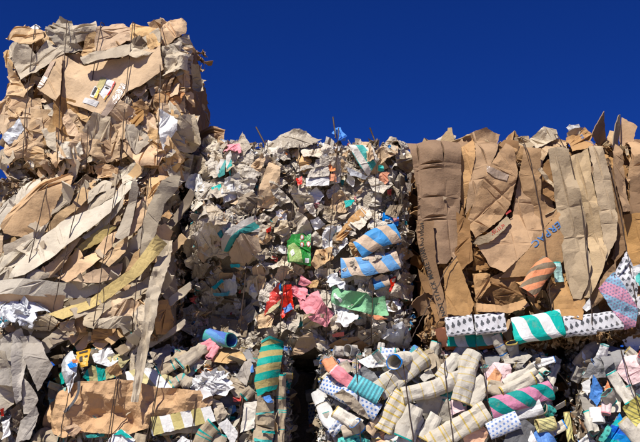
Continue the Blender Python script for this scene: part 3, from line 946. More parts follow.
batch(TL, [
    (CS, 'peach', [(100, 26), (110, 22), (122, 21), (131, 26), (131, 41), (112, 50), (98, 54), (95, 45)], dict(lift=.045, slope=.12)),
    (CS, 'tan', [(80, 54), (86, 37), (98, 30), (97, 46), (94, 58), (84, 60)], dict(lift=.04)),
    (CS, 'tan', [(132, 24), (146, 26), (160, 27), (150, 33), (130, 42)], dict(lift=.04)),
    (ST, 'beige', [(84, 63), (94, 58), (131, 40), (158, 27), (163, 38), (150, 47), (128, 57), (100, 66), (87, 70)], dict(lift=.078, slope=.12, tilt=(.02, -.18))),
    (CS, 'taupe', [(131, 43), (141, 38), (152, 46), (148, 53), (137, 52)], dict(lift=.05, tilt=(0, .5))),
    (CS, 'beige', [(132, 46), (151, 52), (157, 48), (146, 56), (137, 60), (130, 57)], dict(lift=.085, tilt=(-.1, -.5))),
    (CS, 'tan', [(147, 38), (160, 27), (161, 46), (152, 51), (147, 46)], dict(lift=.06)),
    (CS, 'peach', [(161, 27), (171, 22), (182, 20), (187, 24), (186, 33), (171, 41), (161, 46)], dict(lift=.05, slope=.3)),
    (CS, 'greyb', [(161, 48), (176, 40), (188, 31), (193, 48), (188, 72), (163, 78), (167, 56)], dict(lift=.045, slope=.5, fine=.35, cell=.07)),
    (CS, 'beige', [(192, 66), (200, 68), (204, 92), (197, 92), (192, 88)], dict(lift=-.03, slope=.2)),
    (CS, 'rust', [(159, 96), (180, 88), (186, 96), (180, 106), (163, 106)], dict(lift=.03, slope=.5, fine=.35)),
])
tp = sheet(TL, CS, [(36, 87), (51, 60), (63, 56), (62, 97), (57, 103), (46, 95)], 'tan', lift=.088, tilt=(.2, -.1), slope=.10, fine=.06)
on_sheet(tp, 'packing_tape', [(36.5, 86), (50, 61), (56, 61), (43, 85), (39, 88)], 'tape', off=.005)
batch(TL, [
    (PS, 'white', [(160, 110), (168, 114), (178, 121), (177, 130), (170, 138), (162, 150), (159, 132)], dict(lift=.07, tilt=(-.1, .2), slope=.25)),
    (FI, 'film', [(2, 138), (12, 128), (21, 119), (24, 130), (16, 139), (8, 144)], dict(lift=.055)),
    (CS, 'greyb', [(41, 127), (55, 126), (57, 152), (47, 146)], dict(lift=.045)),
    (CS, 'pale', [(57, 140), (81, 142), (84, 155), (70, 160), (59, 158)], dict(lift=.05, slope=.5, fine=.4)),
    (CS, 'peach', [(61, 117), (69, 115), (78, 128), (78, 138), (67, 134)], dict(lift=.055)),
    (CS, 'greyb', [(42, 104), (59, 102), (59, 117), (49, 116)], dict(lift=.04)),
    (CS, 'tan', [(87, 113), (104, 118), (122, 134), (120, 158), (104, 162), (90, 156), (86, 136)], dict(lift=.035, slope=.4, fine=.3)),
    (CS, 'beige', [(127, 126), (140, 124), (153, 129), (153, 138), (137, 157), (127, 140)], dict(lift=.05, slope=.3)),
    (CS, 'kraft', [(133, 104), (143, 101), (150, 109), (143, 120), (135, 121)], dict(lift=.03, tilt=(0, .3))),
    (CS, 'beige', [(114, 104), (128, 96), (134, 106), (133, 118), (118, 118)], dict(lift=.03)),
    (CS, 'tan', [(24, 104), (40, 98), (44, 112), (34, 124), (25, 120)], dict(lift=.03, slope=.4)),
    (CS, 'tan', [(2, 106), (14, 96), (26, 98), (22, 116), (4, 126)], dict(lift=.03, slope=.4)),
    (CS, 'beige', [(0, 150), (12, 146), (17, 160), (6, 172), (-4, 166)], dict(lift=.04)),
    (CS, 'tan', [(30, 142), (44, 150), (46, 166), (30, 170), (22, 156)], dict(lift=.03, slope=.5)),
])
for w in ([(35, 25), (33, 46), (26, 105), (22, 172)], [(67, 21), (65, 50), (60, 105), (57, 165)], [(101, 22), (89, 100), (86, 172)],
          [(133, 22), (125, 100), (121, 166)], [(161, 22), (160, 92), (157, 165)]):
    wire(TL, w, lift=.082)

# ------------------------------------------------------------------ bale of slanting strips
DG = math.radians(-42)
fill(ML, 'front', 120, ['strip', 'strip', 'sheet'], ['tan', 'peach', 'beige', 'greyb', 'pale', 'taupe'], (.16, .30), tilt=.12, depth=(.035, .07), spin=(DG, .18))
fill(ML, 'front', 60, ['sheet', 'crumple', 'curl'], ['tan', 'kraft', 'beige', 'taupe'], (.10, .2), tilt=.25, depth=(.04, .08))
fill(ML, 'right', 90, ['sheet', 'crumple', 'curl'], ['taupe', 'kraft', 'greyb', 'beige'], (.10, .2), tilt=.25, depth=(.03, .08))
fill(ML, 'top', 30, ['sheet', 'crumple'], ['tan', 'beige', 'kraft'], (.12, .24), tilt=.2, depth=(.02, .05))
fill(ML, 'front', 24, ['crumple', 'sheet'], ['tan', 'beige', 'kraft', 'peach', 'greyb'], (.08, .16), tilt=.4, depth=(.02, .06), vlo=.86, vhi=.94, edge=True)
fill(ML, 'front', 18, ['sheet', 'crumple'], ['tan', 'beige', 'kraft', 'taupe'], (.08, .15), tilt=.3, depth=(-.01, .03), vhi=.12)
fill(ML, 'front', 24, ['crumple', 'sheet'], ['taupe', 'kraft', 'beige', 'greyb'], (.07, .13), tilt=.3, depth=(.0, .04), ulo=.86)
litter(ML, [('front', 400, .03, .07, 0, 1, 0, 1), ('front', 300, -.02, .04, 0, 1, .86, 1), ('right', 400, -.01, .05, 0, 1, 0, 1)], P_TAN)
s_ = dict(slope=.16, fine=.10, folds=1, res=45)
batch(ML, [
    (CS, 'tan', [(39, 239), (55, 219), (73, 205), (80, 188), (96, 178), (96, 190), (71, 217), (51, 235)], dict(lift=.03, **s_)),
    (CS, 'pale', [(12, 203), (22, 186), (45, 174), (52, 177), (31, 194), (12, 212)], dict(lift=.025, **s_)),
    (CS, 'pale', [(-6, 217), (2, 204), (15, 194), (13, 208), (-6, 234)], dict(lift=.035, **s_)),
    (CS, 'beige', [(52, 218), (60, 196), (74, 180), (82, 178), (72, 200), (60, 212)], dict(lift=.015, **s_)),
    (CS, 'peach', [(1, 227), (12, 207), (31, 192), (49, 180), (76, 170), (71, 184), (57, 201), (47, 221), (39, 229), (20, 236), (4, 233)], dict(lift=.055, slope=.10, fine=.06, tilt=(.05, .0), folds=2)),
    (ST, 'beige', [(4, 245), (22, 238), (42, 228), (52, 222), (40, 240), (20, 250), (3, 258)], dict(lift=.03, **s_)),
    (ST, 'pale', [(-5, 262), (10, 252), (34, 238), (40, 240), (20, 262), (-5, 280)], dict(lift=.03, **s_)),
    (CS, 'tan', [(-6, 236), (4, 236), (2, 252), (-6, 262)], dict(lift=.03, **s_)),
    (ST, 'beige', [(78, 216), (94, 198), (116, 188), (118, 196), (100, 206)], dict(lift=.025, **s_)),
    (ST, 'greyb', [(88, 192), (104, 180), (112, 182), (110, 190), (96, 196), (88, 204)], dict(lift=.03, **s_)),
    (ST, 'pale', [(7, 278), (20, 260), (37, 240), (67, 218), (98, 206), (112, 198), (141, 166), (150, 166), (131, 188), (110, 213), (82, 236), (50, 260), (24, 275)], dict(lift=.06, slope=.08, fine=.06, tilt=(0, -.05))),
    (ST, 'greyb', [(82, 238), (108, 212), (126, 196), (124, 208), (104, 228), (86, 240)], dict(lift=.035, **s_)),
    (ST, 'yellow', [(74, 250), (90, 236), (108, 224), (116, 226), (104, 240), (80, 252)], dict(lift=.03, **s_)),
    (ST, 'tan', [(38, 272), (60, 254), (76, 238), (82, 238), (66, 262), (48, 278)], dict(lift=.04, **s_)),
    (ST, 'peach', [(60, 280), (84, 256), (106, 236), (118, 232), (112, 246), (92, 266), (70, 284)], dict(lift=.045, **s_)),
    (ST, 'peach', [(72, 282), (96, 270), (122, 262), (120, 274), (100, 284)], dict(lift=.035, **s_)),
    (ST, 'tan', [(100, 262), (118, 242), (128, 236), (126, 252), (110, 268)], dict(lift=.04, **s_)),
    (CS, 'peach', [(129, 237), (137, 203), (149, 190), (148, 214), (138, 231)], dict(lift=.035, **s_)),
    (CS, 'tan', [(146, 196), (152, 176), (164, 172), (160, 190), (150, 206)], dict(lift=.03, **s_)),
    (ST, 'greyb', [(115, 237), (125, 211), (137, 178), (139, 188), (134, 211), (129, 236), (122, 240)], dict(lift=.085, slope=.10, fine=.08)),
    (ST, 'strip', [(139, 262), (143, 223), (155, 196), (170, 178), (182, 174), (179, 188), (165, 205), (158, 223), (150, 245), (144, 262)], dict(lift=.10, slope=.18, fine=.10, tilt=(-.1, .08))),
    (CS, 'peach', [(148, 260), (156, 230), (166, 224), (174, 232), (168, 246), (156, 262)], dict(lift=.04, **s_)),
    (CS, 'tan', [(124, 278), (134, 254), (148, 240), (152, 252), (140, 272)], dict(lift=.035, **s_)),
    (CS, 'peach', [(-6, 296), (40, 296), (68, 297), (60, 312), (37, 317), (20, 309), (-6, 304)], dict(lift=.035, **s_)),
    (CS, 'beige', [(-6, 264), (12, 268), (40, 270), (60, 276), (40, 282), (-6, 282)], dict(lift=.025, **s_)),
    (ST, 'pale', [(-6, 281), (30, 280), (98, 282), (106, 286), (84, 297), (40, 297), (-6, 295)], dict(lift=.06, slope=.08, fine=.06, tilt=(0, -.15))),
    (ST, 'beige', [(84, 316), (94, 302), (118, 294), (138, 282), (149, 276), (152, 292), (120, 300), (102, 314), (96, 330), (86, 327)], dict(lift=.05, slope=.15)),
    (CS, 'tan', [(96, 317), (116, 298), (139, 301), (140, 315), (116, 318)], dict(lift=.045, slope=.35, fine=.3)),
    (ST, 'greyb', [(92, 319), (110, 317), (131, 316), (132, 328), (110, 329), (92, 327)], dict(lift=.07, slope=.25, tilt=(0, .3))),
    (CS, 'kraft', [(92, 329), (112, 328), (113, 342), (92, 343)], dict(lift=.05)),
    (ST, 'yellow', [(50, 315), (84, 301), (130, 271), (158, 236), (169, 246), (160, 256), (140, 276), (104, 300), (64, 320)], dict(lift=.085, slope=.05, fine=.04, tilt=(0, -.1))),
    (CS, 'beige', [(33, 318), (49, 313), (60, 322), (49, 331), (34, 329)], dict(lift=.05, slope=.35)),
    (CS, 'tan', [(61, 322), (75, 320), (77, 332), (61, 331)], dict(lift=.05, slope=.35)),
    (CS, 'kraft', [(76, 316), (86, 312), (86, 332), (76, 332)], dict(lift=.035)),
    (CS, 'greyb', [(20, 310), (34, 312), (34, 330), (22, 328)], dict(lift=.04)),
    (CS, 'beige', [(132, 314), (150, 296), (158, 300), (152, 332), (134, 336)], dict(lift=.05, slope=.35, fine=.3)),
    (CS, 'kraft', [(157, 302), (168, 300), (174, 320), (167, 334), (157, 335)], dict(lift=.04, slope=.5, fine=.35)),
    (CS, 'taupe', [(160, 262), (172, 254), (178, 290), (170, 304), (158, 290)], dict(lift=.0, slope=.4, fine=.3)),
    (CS, 'pale', [(125, 337), (139, 328), (142, 336), (137, 346), (129, 342)], dict(lift=.11, slope=.3)),
    (CS, 'greyb', [(168, 172), (177, 160), (187, 154), (194, 156), (190, 170), (180, 186), (172, 184)], dict(lift=.07, slope=.35, tilt=(-.2, 0))),
    (CS, 'peach', [(157, 163), (171, 169), (172, 181), (158, 182)], dict(lift=.06)),
    (CS, 'peach', [(94, 167), (106, 164), (119, 169), (114, 177), (96, 177)], dict(lift=.06, slope=.4)),
    (CS, 'tan', [(40, 186), (50, 177), (62, 171), (78, 171), (70, 184)], dict(lift=.035)),
    (CS, 'pale', [(120, 172), (138, 162), (146, 164), (134, 178), (122, 184)], dict(lift=.07, slope=.35)),
])
# the strip hanging down over the bale below
r_ = ML.r
cl = np.array([(167, 240, 13), (162, 262, 16), (157, 280, 17), (152, 298, 15), (149, 318, 14), (145, 342, 12), (140, 372, 11), (133.5, 402, 8)])
tt = np.linspace(0, 1, 60); cx_ = [np.interp(tt, np.linspace(0, 1, len(cl)), cl[:, i]) for i in range(3)]
V, F, U_ = [], [], []
sc_ = Crumple(r_, (.12, .9), .045, .38)
lf = np.interp(tt, [0, .3, .55, 1], [.04, .10, .14, .15])
off_ = r_.normal(0, .0035, (60, 7)); wob = r_.normal(0, 1.0, (60, 2)).cumsum(0); wob = (wob - wob.mean(0)) * .12
for i in range(60):
    for j in range(7):
        s = j / 6 - .5
        px = cx_[0][i] + s * cx_[2][i] * .85 + wob[i, 0] * .4 + (r_.normal(0, .3) if j in (0, 6) else 0) + .8 * math.sin(i * .23)
        w = at(px, cx_[1][i], ML.Y - lf[i])
        yy = ML.Y - lf[i] + .015 * math.cos(s * 5 + wob[i, 1]) + .008 * math.sin(i * .31) * s + off_[i, j] * .3 + .03 * abs(s) + float(sc_(np.array([[s * .08, i * .013 - .39]]))[0])
        V.append((w.x, yy, w.z)); U_.append((s * .08, i * .013))
V = np.array(V); n_ = len(V)
I = np.arange(n_).reshape(60, 7)
Q = np.stack([I[:-1, :-1], I[1:, :-1], I[1:, 1:], I[:-1, 1:]], -1).reshape(-1, 4)
T2 = np.vstack([Q[:, [0, 1, 2]], Q[:, [0, 2, 3]]])
E = border_edges(T2)
faces = [tuple(t) for t in T2] + [tuple(t[::-1] + n_) for t in T2] + [(e[1], e[0], e[0] + n_, e[1] + n_) for e in E]
c = V.mean(0)
me = make_mesh('paper_strip', np.vstack([V - c, V - c + np.array([0, .006, 0])]), faces, [M['strip']], UV=np.vstack([U_, U_]), sharp=30)
o = link(bpy.data.objects.new('paper_strip', me), ML.root, c)
o['label'] = 'long grey strip hanging down over the bale below'
for w in ([(50, 174), (30, 258), (17, 310)], [(83, 176), (65, 257), (48, 330)], [(119, 170), (103, 260), (92, 335)], [(150, 172), (139, 255), (132, 330)]):
    wire(ML, w, lift=.085)

# ------------------------------------------------------------------ ragged grey paper bale
pulp = ['pulp', 'pulp', 'pulpl', 'pulpl', 'pulpl', 'beige', 'tan', 'greyb', 'white', 'taupe', 'tan']
fill(MB, 'front', 160, ['crumple'], pulp, (.12, .24), name='paper_scrap', tilt=.35, depth=(.0, .04))
fill(MB, 'front', 130, ['crumple', 'crumple', 'sheet', 'curl'], pulp, (.06, .13), name='paper_scrap', tilt=.55, depth=(-.045, .0))
fill(MB, 'top', 40, ['crumple'], pulp, (.12, .22), name='paper_scrap', tilt=.3, depth=(0.02, .05))
fill(MB, 'right', 60, ['crumple'], pulp, (.10, .18), name='paper_scrap', tilt=.3, depth=(.03, .08))
fill(MB, 'left', 60, ['crumple'], pulp, (.10, .2), name='paper_scrap', tilt=.4, depth=(0, .06))
fill(MB, 'front', 24, ['crumple', 'crumple', 'sheet'], ['pulpl', 'white', 'pulp', 'film', 'tan', 'filmb'], (.06, .14), name='paper_scrap', tilt=.5, depth=(-.02, .03), vlo=.94, vhi=.99, ulo=.03, uhi=.97, edge=True)
litter(MB, [('front', 650, -.055, .01, -.0, 1.0, 0, 1.0), ('front', 300, -.05, .03, .9, 1.01, 0, 1.0), ('front', 400, -.04, .03, -.01, .1, 0, 1.0), ('top', 300, .0, .04, 0, .6, 0, 1), ('left', 300, -.01, .03, 0, .5, 0, 1), ('right', 300, -.01, .03, 0, .5, 0, 1)], P_PULP, size=(.012, .046), tilt=.5)
random_sheets(MB, 165, (188, 142, 406, 348), pulp + ['pulpl', 'pulpl'], (13, 34), 'paper_sheet', (.35, .65), .85, (.025, .07), tl=.25)
cr = dict(slope=.55, fine=.45, cell=.06, ragged=.004)
lo = dict(slope=.22, fine=.15)
batch(MB, [
    (FI, 'filmb', [(266, 142), (280, 136), (294, 131), (306, 132), (322, 140), (306, 146), (290, 148), (268, 152)], dict(lift=.09, slope=.35, fine=.2, tilt=(0, .3))),
    (CS, 'kraft', [(199, 133), (211, 128), (226, 132), (224, 144), (211, 154), (204, 151)], dict(lift=.0, tilt=(.1, .3))),
    (PS, 'pink', [(226, 143), (235, 141), (242, 149), (239, 154), (223, 152)], dict(lift=.07, **cr)),
    (PS, 's_tealgrey', [(216, 167), (220, 158), (226, 160), (225, 175), (219, 178)], dict(lift=.08, **lo)),
    (PS, 's_tealgrey', [(226, 156), (231, 151), (232, 165), (230, 176), (226, 168)], dict(lift=.08, **lo)),
    (PS, 'teal', [(211, 187), (221, 184), (221, 190), (212, 192)], dict(lift=.08, **lo)),
    (PS, 'pulpl', [(204, 164), (212, 156), (218, 162), (216, 180), (206, 178)], dict(lift=.06, **cr)),
    (CS, 'tan', [(257, 208), (260, 184), (270, 158), (281, 168), (280, 196), (270, 208)], dict(lift=.06, slope=.25, fine=.2)),
    (PS, 'pulpl', [(237, 197), (233, 175), (247, 164), (260, 172), (254, 191), (242, 202)], dict(lift=.06, **cr)),
    (PS, 'pulp', [(186, 257), (182, 239), (194, 222), (210, 202), (221, 218), (219, 245), (202, 258)], dict(lift=.05, **cr)),
    (PS, 'pulpl', [(194, 236), (204, 222), (214, 228), (212, 246), (198, 250)], dict(lift=.085, **cr)),
    (PS, 's_tealgrey', [(221, 240), (237, 224), (255, 214), (261, 231), (241, 234), (228, 251), (222, 251)], dict(lift=.07, uvang=-.4, **lo)),
    (CS, 'tan', [(229, 255), (241, 234), (259, 238), (262, 251), (247, 264), (232, 260)], dict(lift=.09, slope=.3, fine=.2)),
    (PS, 'red', [(266, 229), (271, 226), (271, 231), (267, 233)], dict(lift=.09)),
    (CS, 'tan', [(252, 268), (262, 262), (266, 280), (260, 296), (252, 284)], dict(lift=.05, slope=.3)),
    (PS, 'film', [(216, 284), (224, 280), (234, 274), (236, 294), (222, 297)], dict(lift=.09, **cr)),
    (PS, 'cyan', [(211, 287), (222, 279), (224, 282), (214, 290)], dict(lift=.12, **lo)),
    (PS, 'cyan', [(213, 293), (230, 291), (228, 296), (214, 296)], dict(lift=.12, **lo)),
    (PS, 'cyan', [(230, 265), (240, 264), (240, 267), (231, 268)], dict(lift=.09, **lo)),
    (CS, 'taupe', [(211, 315), (231, 319), (248, 323), (246, 337), (210, 331)], dict(lift=.06, slope=.12)),
    (CS, 'greyl', [(213, 314), (226, 304), (236, 299), (240, 313)], dict(lift=.03, slope=.12)),
    (CS, 'taupe', [(208, 280), (230, 296), (246, 300), (244, 318), (214, 312)], dict(lift=.01, slope=.25)),
    (PS, 'lpink', [(195, 310), (206, 308), (208, 324), (197, 326)], dict(lift=.05, **lo)),
    (PS, 'red', [(264, 315), (269, 298), (275, 288), (281, 284), (281, 303), (270, 313)], dict(lift=.09, **cr)),
    (PS, 'red', [(280, 315), (283, 286), (291, 284), (294, 309), (282, 318)], dict(lift=.09, **lo)),
    (PS, 'khaki', [(265, 315), (272, 306), (281, 299), (280, 304), (270, 313)], dict(lift=.105, **lo)),
    (PS, 'blue', [(276, 286), (281, 283), (281, 291), (277, 290)], dict(lift=.105, **lo)),
    (PS, 'blue', [(283, 308), (291, 303), (293, 309), (284, 314)], dict(lift=.105, **lo)),
    (PS, 'pink', [(298, 284), (301, 275), (312, 283), (305, 286)], dict(lift=.085, **lo)),
    (PS, 'pink', [(288, 285), (306, 288), (308, 295), (298, 299), (288, 294)], dict(lift=.08, **cr)),
    (PS, 'pink', [(300, 306), (310, 294), (318, 290), (322, 301), (334, 313), (327, 327), (310, 320)], dict(lift=.09, slope=.4, fine=.3)),
    (PS, 'pink', [(298, 299), (308, 297), (308, 306), (301, 310)], dict(lift=.075, **lo)),
    (PS, 'mint', [(332, 285), (347, 292), (366, 294), (372, 298), (385, 296), (389, 315), (376, 316), (365, 313), (352, 310), (331, 303)], dict(lift=.09, slope=.45, fine=.12, cell=.09)),
    (PS, 's_tealgrey', [(348, 145), (357, 146), (371, 145), (379, 159), (368, 176), (361, 168), (354, 156)], dict(lift=.075, uvang=.9, **lo)),
    (FI, 'blue', [(333, 131), (338, 126), (347, 136), (345, 142), (335, 138)], dict(lift=.05, **cr)),
    (PS, 'pulpl', [(316, 160), (329, 155), (329, 165), (313, 169)], dict(lift=.10, slope=.2)),
    (PS, 'pulpl', [(311, 169), (328, 165), (329, 176), (307, 178)], dict(lift=.09, slope=.2)),
    (PS, 'white', [(306, 178), (329, 176), (329, 186), (306, 187)], dict(lift=.085, slope=.2)),
    (PS, 'orange', [(327, 164), (335, 165), (336, 171), (328, 171)], dict(lift=.08, **lo)),
    (PS, 'orange', [(329, 174), (336, 172), (337, 182), (330, 181)], dict(lift=.08, **lo)),
    (PS, 'orange', [(380, 175), (384, 172), (389, 173), (388, 182), (380, 181)], dict(lift=.09, **cr)),
    (PS, 'teal', [(378, 166), (383, 165), (384, 171), (378, 170)], dict(lift=.09, **lo)),
    (PS, 'teal', [(344, 201), (355, 200), (350, 206), (345, 208)], dict(lift=.09, **lo)),
    (PS, 'blue', [(401, 176), (407, 175), (406, 181), (402, 181)], dict(lift=.02, **lo)),
    (FI, 'film', [(346, 168), (368, 176), (366, 179), (350, 177)], dict(lift=.09, **lo)),
    (PS, 'red', [(296, 178), (302, 176), (302, 184), (298, 186)], dict(lift=.08, **lo)),
    (CS, 'kraft', [(334, 240), (346, 222), (361, 208), (369, 212), (357, 223), (342, 241)], dict(lift=.06, slope=.3, fine=.3)),
    (CS, 'tan', [(311, 264), (316, 249), (333, 247), (330, 260), (316, 270)], dict(lift=.08, slope=.5, fine=.3)),
    (CS, 'kraft', [(318, 252), (332, 248), (334, 258), (326, 262)], dict(lift=.06, slope=.5, fine=.3)),
    (CS, 'tan', [(296, 160), (306, 152), (312, 162), (304, 174)], dict(lift=.06, slope=.5, fine=.3)),
    (CS, 'tan', [(340, 158), (348, 164), (352, 174), (342, 172)], dict(lift=.06, slope=.5, fine=.3)),
    (FI, 'film', [(326, 275), (336, 273), (344, 281), (340, 290), (330, 288)], dict(lift=.10, **cr)),
    (PS, 'white', [(336, 310), (350, 306), (358, 318), (346, 328), (336, 322)], dict(lift=.08, **cr)),
    (CS, 'tan', [(290, 356), (298, 338), (312, 332), (317, 346), (302, 355)], dict(lift=.10, slope=.5, fine=.3)),
    (CS, 'kraft', [(328, 346), (342, 338), (357, 336), (370, 346), (359, 353), (338, 352)], dict(lift=.07, slope=.4, fine=.3)),
    (PS, 'red', [(332, 334), (344, 332), (344, 336), (333, 337)], dict(lift=.10, **lo)),
    (FI, 'film', [(386, 332), (400, 322), (412, 334), (408, 350), (392, 350)], dict(lift=.05, **cr)),
    (PS, 'orange', [(366, 314), (378, 315), (388, 319), (376, 320)], dict(lift=.07, **lo)),
    (PS, 'red', [(390, 280), (396, 276), (394, 292), (389, 292)], dict(lift=.07, **lo)),
])
gr = sheet(MB, PS, [(287, 242), (292, 234), (303, 233), (311, 233), (311, 266), (300, 265), (288, 263)], 'green', lift=.09, slope=.25, fine=.12)
on_sheet(gr, 'printed_shape', [(288, 246), (294, 243), (301, 250), (303, 263), (289, 262)], 'lime', off=.004)
on_sheet(gr, 'printed_shape', [(290, 252), (293, 249), (295, 254), (292, 257)], 'white', off=.006)
for q in ((302, 237), (302, 245), (308.5, 244)):
    on_sheet(gr, 'printed_shape', [(q[0] + 2.4 * math.cos(a) * .8, q[1] + 3.4 * math.sin(a) * .85) for a in np.linspace(0, 2 * math.pi, 9)[:-1]], 'red', off=.004)
    on_sheet(gr, 'printed_shape', [(q[0] + 1.5 * math.cos(a) * .8, q[1] + 2.4 * math.sin(a) * .85) for a in np.linspace(0, 2 * math.pi, 9)[:-1]], 'white', off=.006)
on_sheet(gr, 'printed_shape', [(305, 258), (309, 258), (309, 263), (305, 263)], 'white', off=.005)
tube(MB, [(358, 250), (378, 238), (397, 232)], 21, 's_bluetan', 'tan', lift=.075, flat=.3, rim=0, dl=[0, .02, 0], dent=.09)
tube(MB, [(341, 268), (368, 266), (398, 259)], 20, 's_bluetan', 'tan', lift=.09, flat=.3, rim=0, dent=.09)
tube(MB, [(383, 218), (400, 221)], 12, 'blue', 'tan', lift=.06, flat=.4, rim=0)
tube(MB, [(373, 284), (391, 279)], 12, 's_bluetan', 'tan', lift=.07, flat=.4, rim=0)
tube(MB, [(396, 242), (401, 241)], 7, 'blue', 'tan', lift=.05, flat=.5, rim=0)
tube(MB, [(406, 146), (396, 146)], 12, 'pulpl', 'pulp', lift=.04, flat=.7, rim=0, name='paper_roll')
for w in ([(266, 140), (256, 205), (247, 260), (240, 330)], [(249, 210), (244, 262)], [(252, 212), (248, 262)], [(300, 138), (293, 206), (284, 269), (280, 335)], [(339, 128), (335, 180), (327, 270), (326, 345)], [(379, 140), (376, 170), (373, 275), (371, 345)]):
    wire(MB, w, lift=.095, over=len(w) > 2)
for a, e in (((333, 117), (336, 140)), ((370, 128), (376, 144)), ((256, 127), (266, 146))):
    pa, pb = at(*a, MB.Y + .05), at(*e, MB.Y + .02)
    C = np.array([pa, pb]); cm = C.mean(0)
    V, F, mi, uv = tube_geo(C - cm, None, (0, -1, .05), MB.r, [.010, .010], 1.0, .003, (), 0, n=8, dent=.0)
    link(bpy.data.objects.new('metal_rod', make_mesh('metal_rod', V, F, [M['wire'], M['wire']], UV=uv, sharp=50)), MB.root, cm)

# ------------------------------------------------------------------ brown box bale
fill(RB, 'front', 120, ['sheet', 'sheet', 'curl', 'crumple'], ['kraft', 'kraft', 'kraftd', 'panel'], (.14, .3), tilt=.25, depth=(.02, .06))
fill(RB, 'left', 60, ['sheet', 'curl'], ['kraft', 'kraftd', 'kraftd'], (.14, .3), tilt=.35, depth=(.02, .07))
fill(RB, 'right', 30, ['sheet', 'curl'], ['kraft', 'kraftd'], (.14, .3), tilt=.35, depth=(.02, .07))
fill(RB, 'top', 50, ['sheet', 'curl'], ['kraft', 'kraftd', 'panel'], (.16, .3), tilt=.25, depth=(.0, .05))
fill(RB, 'front', 24, ['curl', 'sheet', 'crumple'], ['kraft', 'panel', 'tan', 'greyb'], (.08, .17), tilt=.45, depth=(-.02, .03), vlo=.92, vhi=.98, edge=True)
fill(RB, 'front', 14, ['curl', 'crumple'], ['kraft', 'kraftd'], (.08, .14), tilt=.45, depth=(-.02, .03), ulo=.15, uhi=.5, vlo=.12, vhi=.4)
litter(RB, [('front', 700, .0, .05, 0, 1, 0, 1), ('front', 350, -.03, .04, 0, 1, 0, .08), ('front', 250, -.02, .03, 0, 1, .94, 1)], P_KRAFT)
HP = math.pi / 2
fl = dict(slope=.14, fine=.08, folds=0, crease=((.2, .02, -.13), (.12, -.07, .08), (HP + .15, -.06, .05)), cell=.13, res=55, score=((HP + .05, .12, .003), (HP, -.14, .003)))
batch(RB, [
    (CS, 'kraft', [(460, 150), (472, 141), (474, 160), (464, 216), (459, 214)], dict(lift=.03, **fl)),
    (CS, 'kraft', [(456, 141), (486, 129), (500, 135), (495, 156), (478, 196), (466, 214), (472, 160)], dict(lift=.05, **fl)),
    (CS, 'greyb', [(436, 139), (448, 132), (456, 136), (455, 146), (438, 147)], dict(lift=.01)),
    (CS, 'kraftd', [(458, 142), (470, 140), (476, 146), (462, 152)], dict(lift=.06, tilt=(0, .4))),
    (CS, 'panel', [(420, 148), (424, 138), (432, 142), (440, 150)], dict(lift=.0)),
    (CS, 'kraft', [(473, 244), (512, 218), (520, 170), (537, 160), (557, 208), (560, 214), (531, 246), (501, 275), (488, 268)], dict(lift=.04, **fl)),
    (CS, 'kraft', [(511, 218), (522, 150), (538, 152), (540, 200), (558, 212), (530, 246)], dict(lift=.03, **fl)),
])
up = sheet(RB, CS, [(507, 141), (518, 170), (510, 205), (501, 219), (477, 236), (468, 220), (476, 196), (488, 168)], 'kraft', lift=.065, slope=.18, fine=.10, folds=2, cell=.12, res=50, tilt=(-.05, .02), score=((.9, .02, .008), (2.3, -.04, .007)))
on_sheet(up, 'packing_tape', [(486, 167), (497, 171), (508, 176), (506, 182), (496, 179), (486, 173)], 'tape', off=.006)
pac = sheet(RB, CS, [(499, 278), (528, 250), (558, 212), (563, 222), (563, 262), (548, 268), (526, 276)], 'kraft', lift=.08, slope=.05, fine=.04, folds=0, tilt=(0, .05), res=50)
lettering(pac, 'ERPAC', (557.5, 221.5), (530.5, 243), 6.6, 'inkblue', off=.0045)
sq = sheet(RB, ST, [(473, 244), (477, 238), (492, 232), (508, 214), (512, 221), (498, 236), (488, 243), (478, 246)], 'panel', lift=.10, slope=.10, fine=.06)
lettering(sq, 'EU 11 III', (492, 234), (505, 225.5), 2.6, 'inkred', off=.003)
lettering(sq, 'IIIIIII', (491.5, 236), (503, 228), .9, 'inkred', off=.003)
on_sheet(up, 'printed_mark', [(505, 214.5), (509.5, 210.5), (511, 212), (506, 215.5)], 'inkred', off=.006)
# large upright panel and the flap with the stacking note
lp = sheet(RB, CS, [(405, 149), (424, 146), (459, 143), (461, 214), (460, 246), (448, 262), (436, 264), (419, 245), (416, 196), (411, 165)], 'kraftd', lift=.085, tilt=(-.22, .12), slope=.09, fine=.06, cell=.16, folds=0, res=60, score=((HP, .22, .003), (HP, .19, .003), (HP + .02, .02, .003), (HP, -.12, .003)), crease=((.04, -.075, -.22), (.05, .07, .10), (HP + .03, -.10, .06)), label='dark brown upright box panel')
sp = sheet(RB, CS, [(416, 222), (433, 222), (436, 262), (450, 316), (440, 318), (428, 276), (418, 246)], 'kraftd', lift=.10, tilt=(.1, .12), slope=.04, fine=.03, folds=0)
lettering(sp, 'NOT STACK MORE', (446.5, 315), (428.2, 262), 4.0, 'black', off=.0032)
lettering(sp, 'THAN', (427.4, 260), (423.6, 247.5), 4.4, 'black', off=.0032)
lettering(sp, 'NO HIGH', (423.2, 246), (423.0, 224), 3.2, 'black', off=.0032)
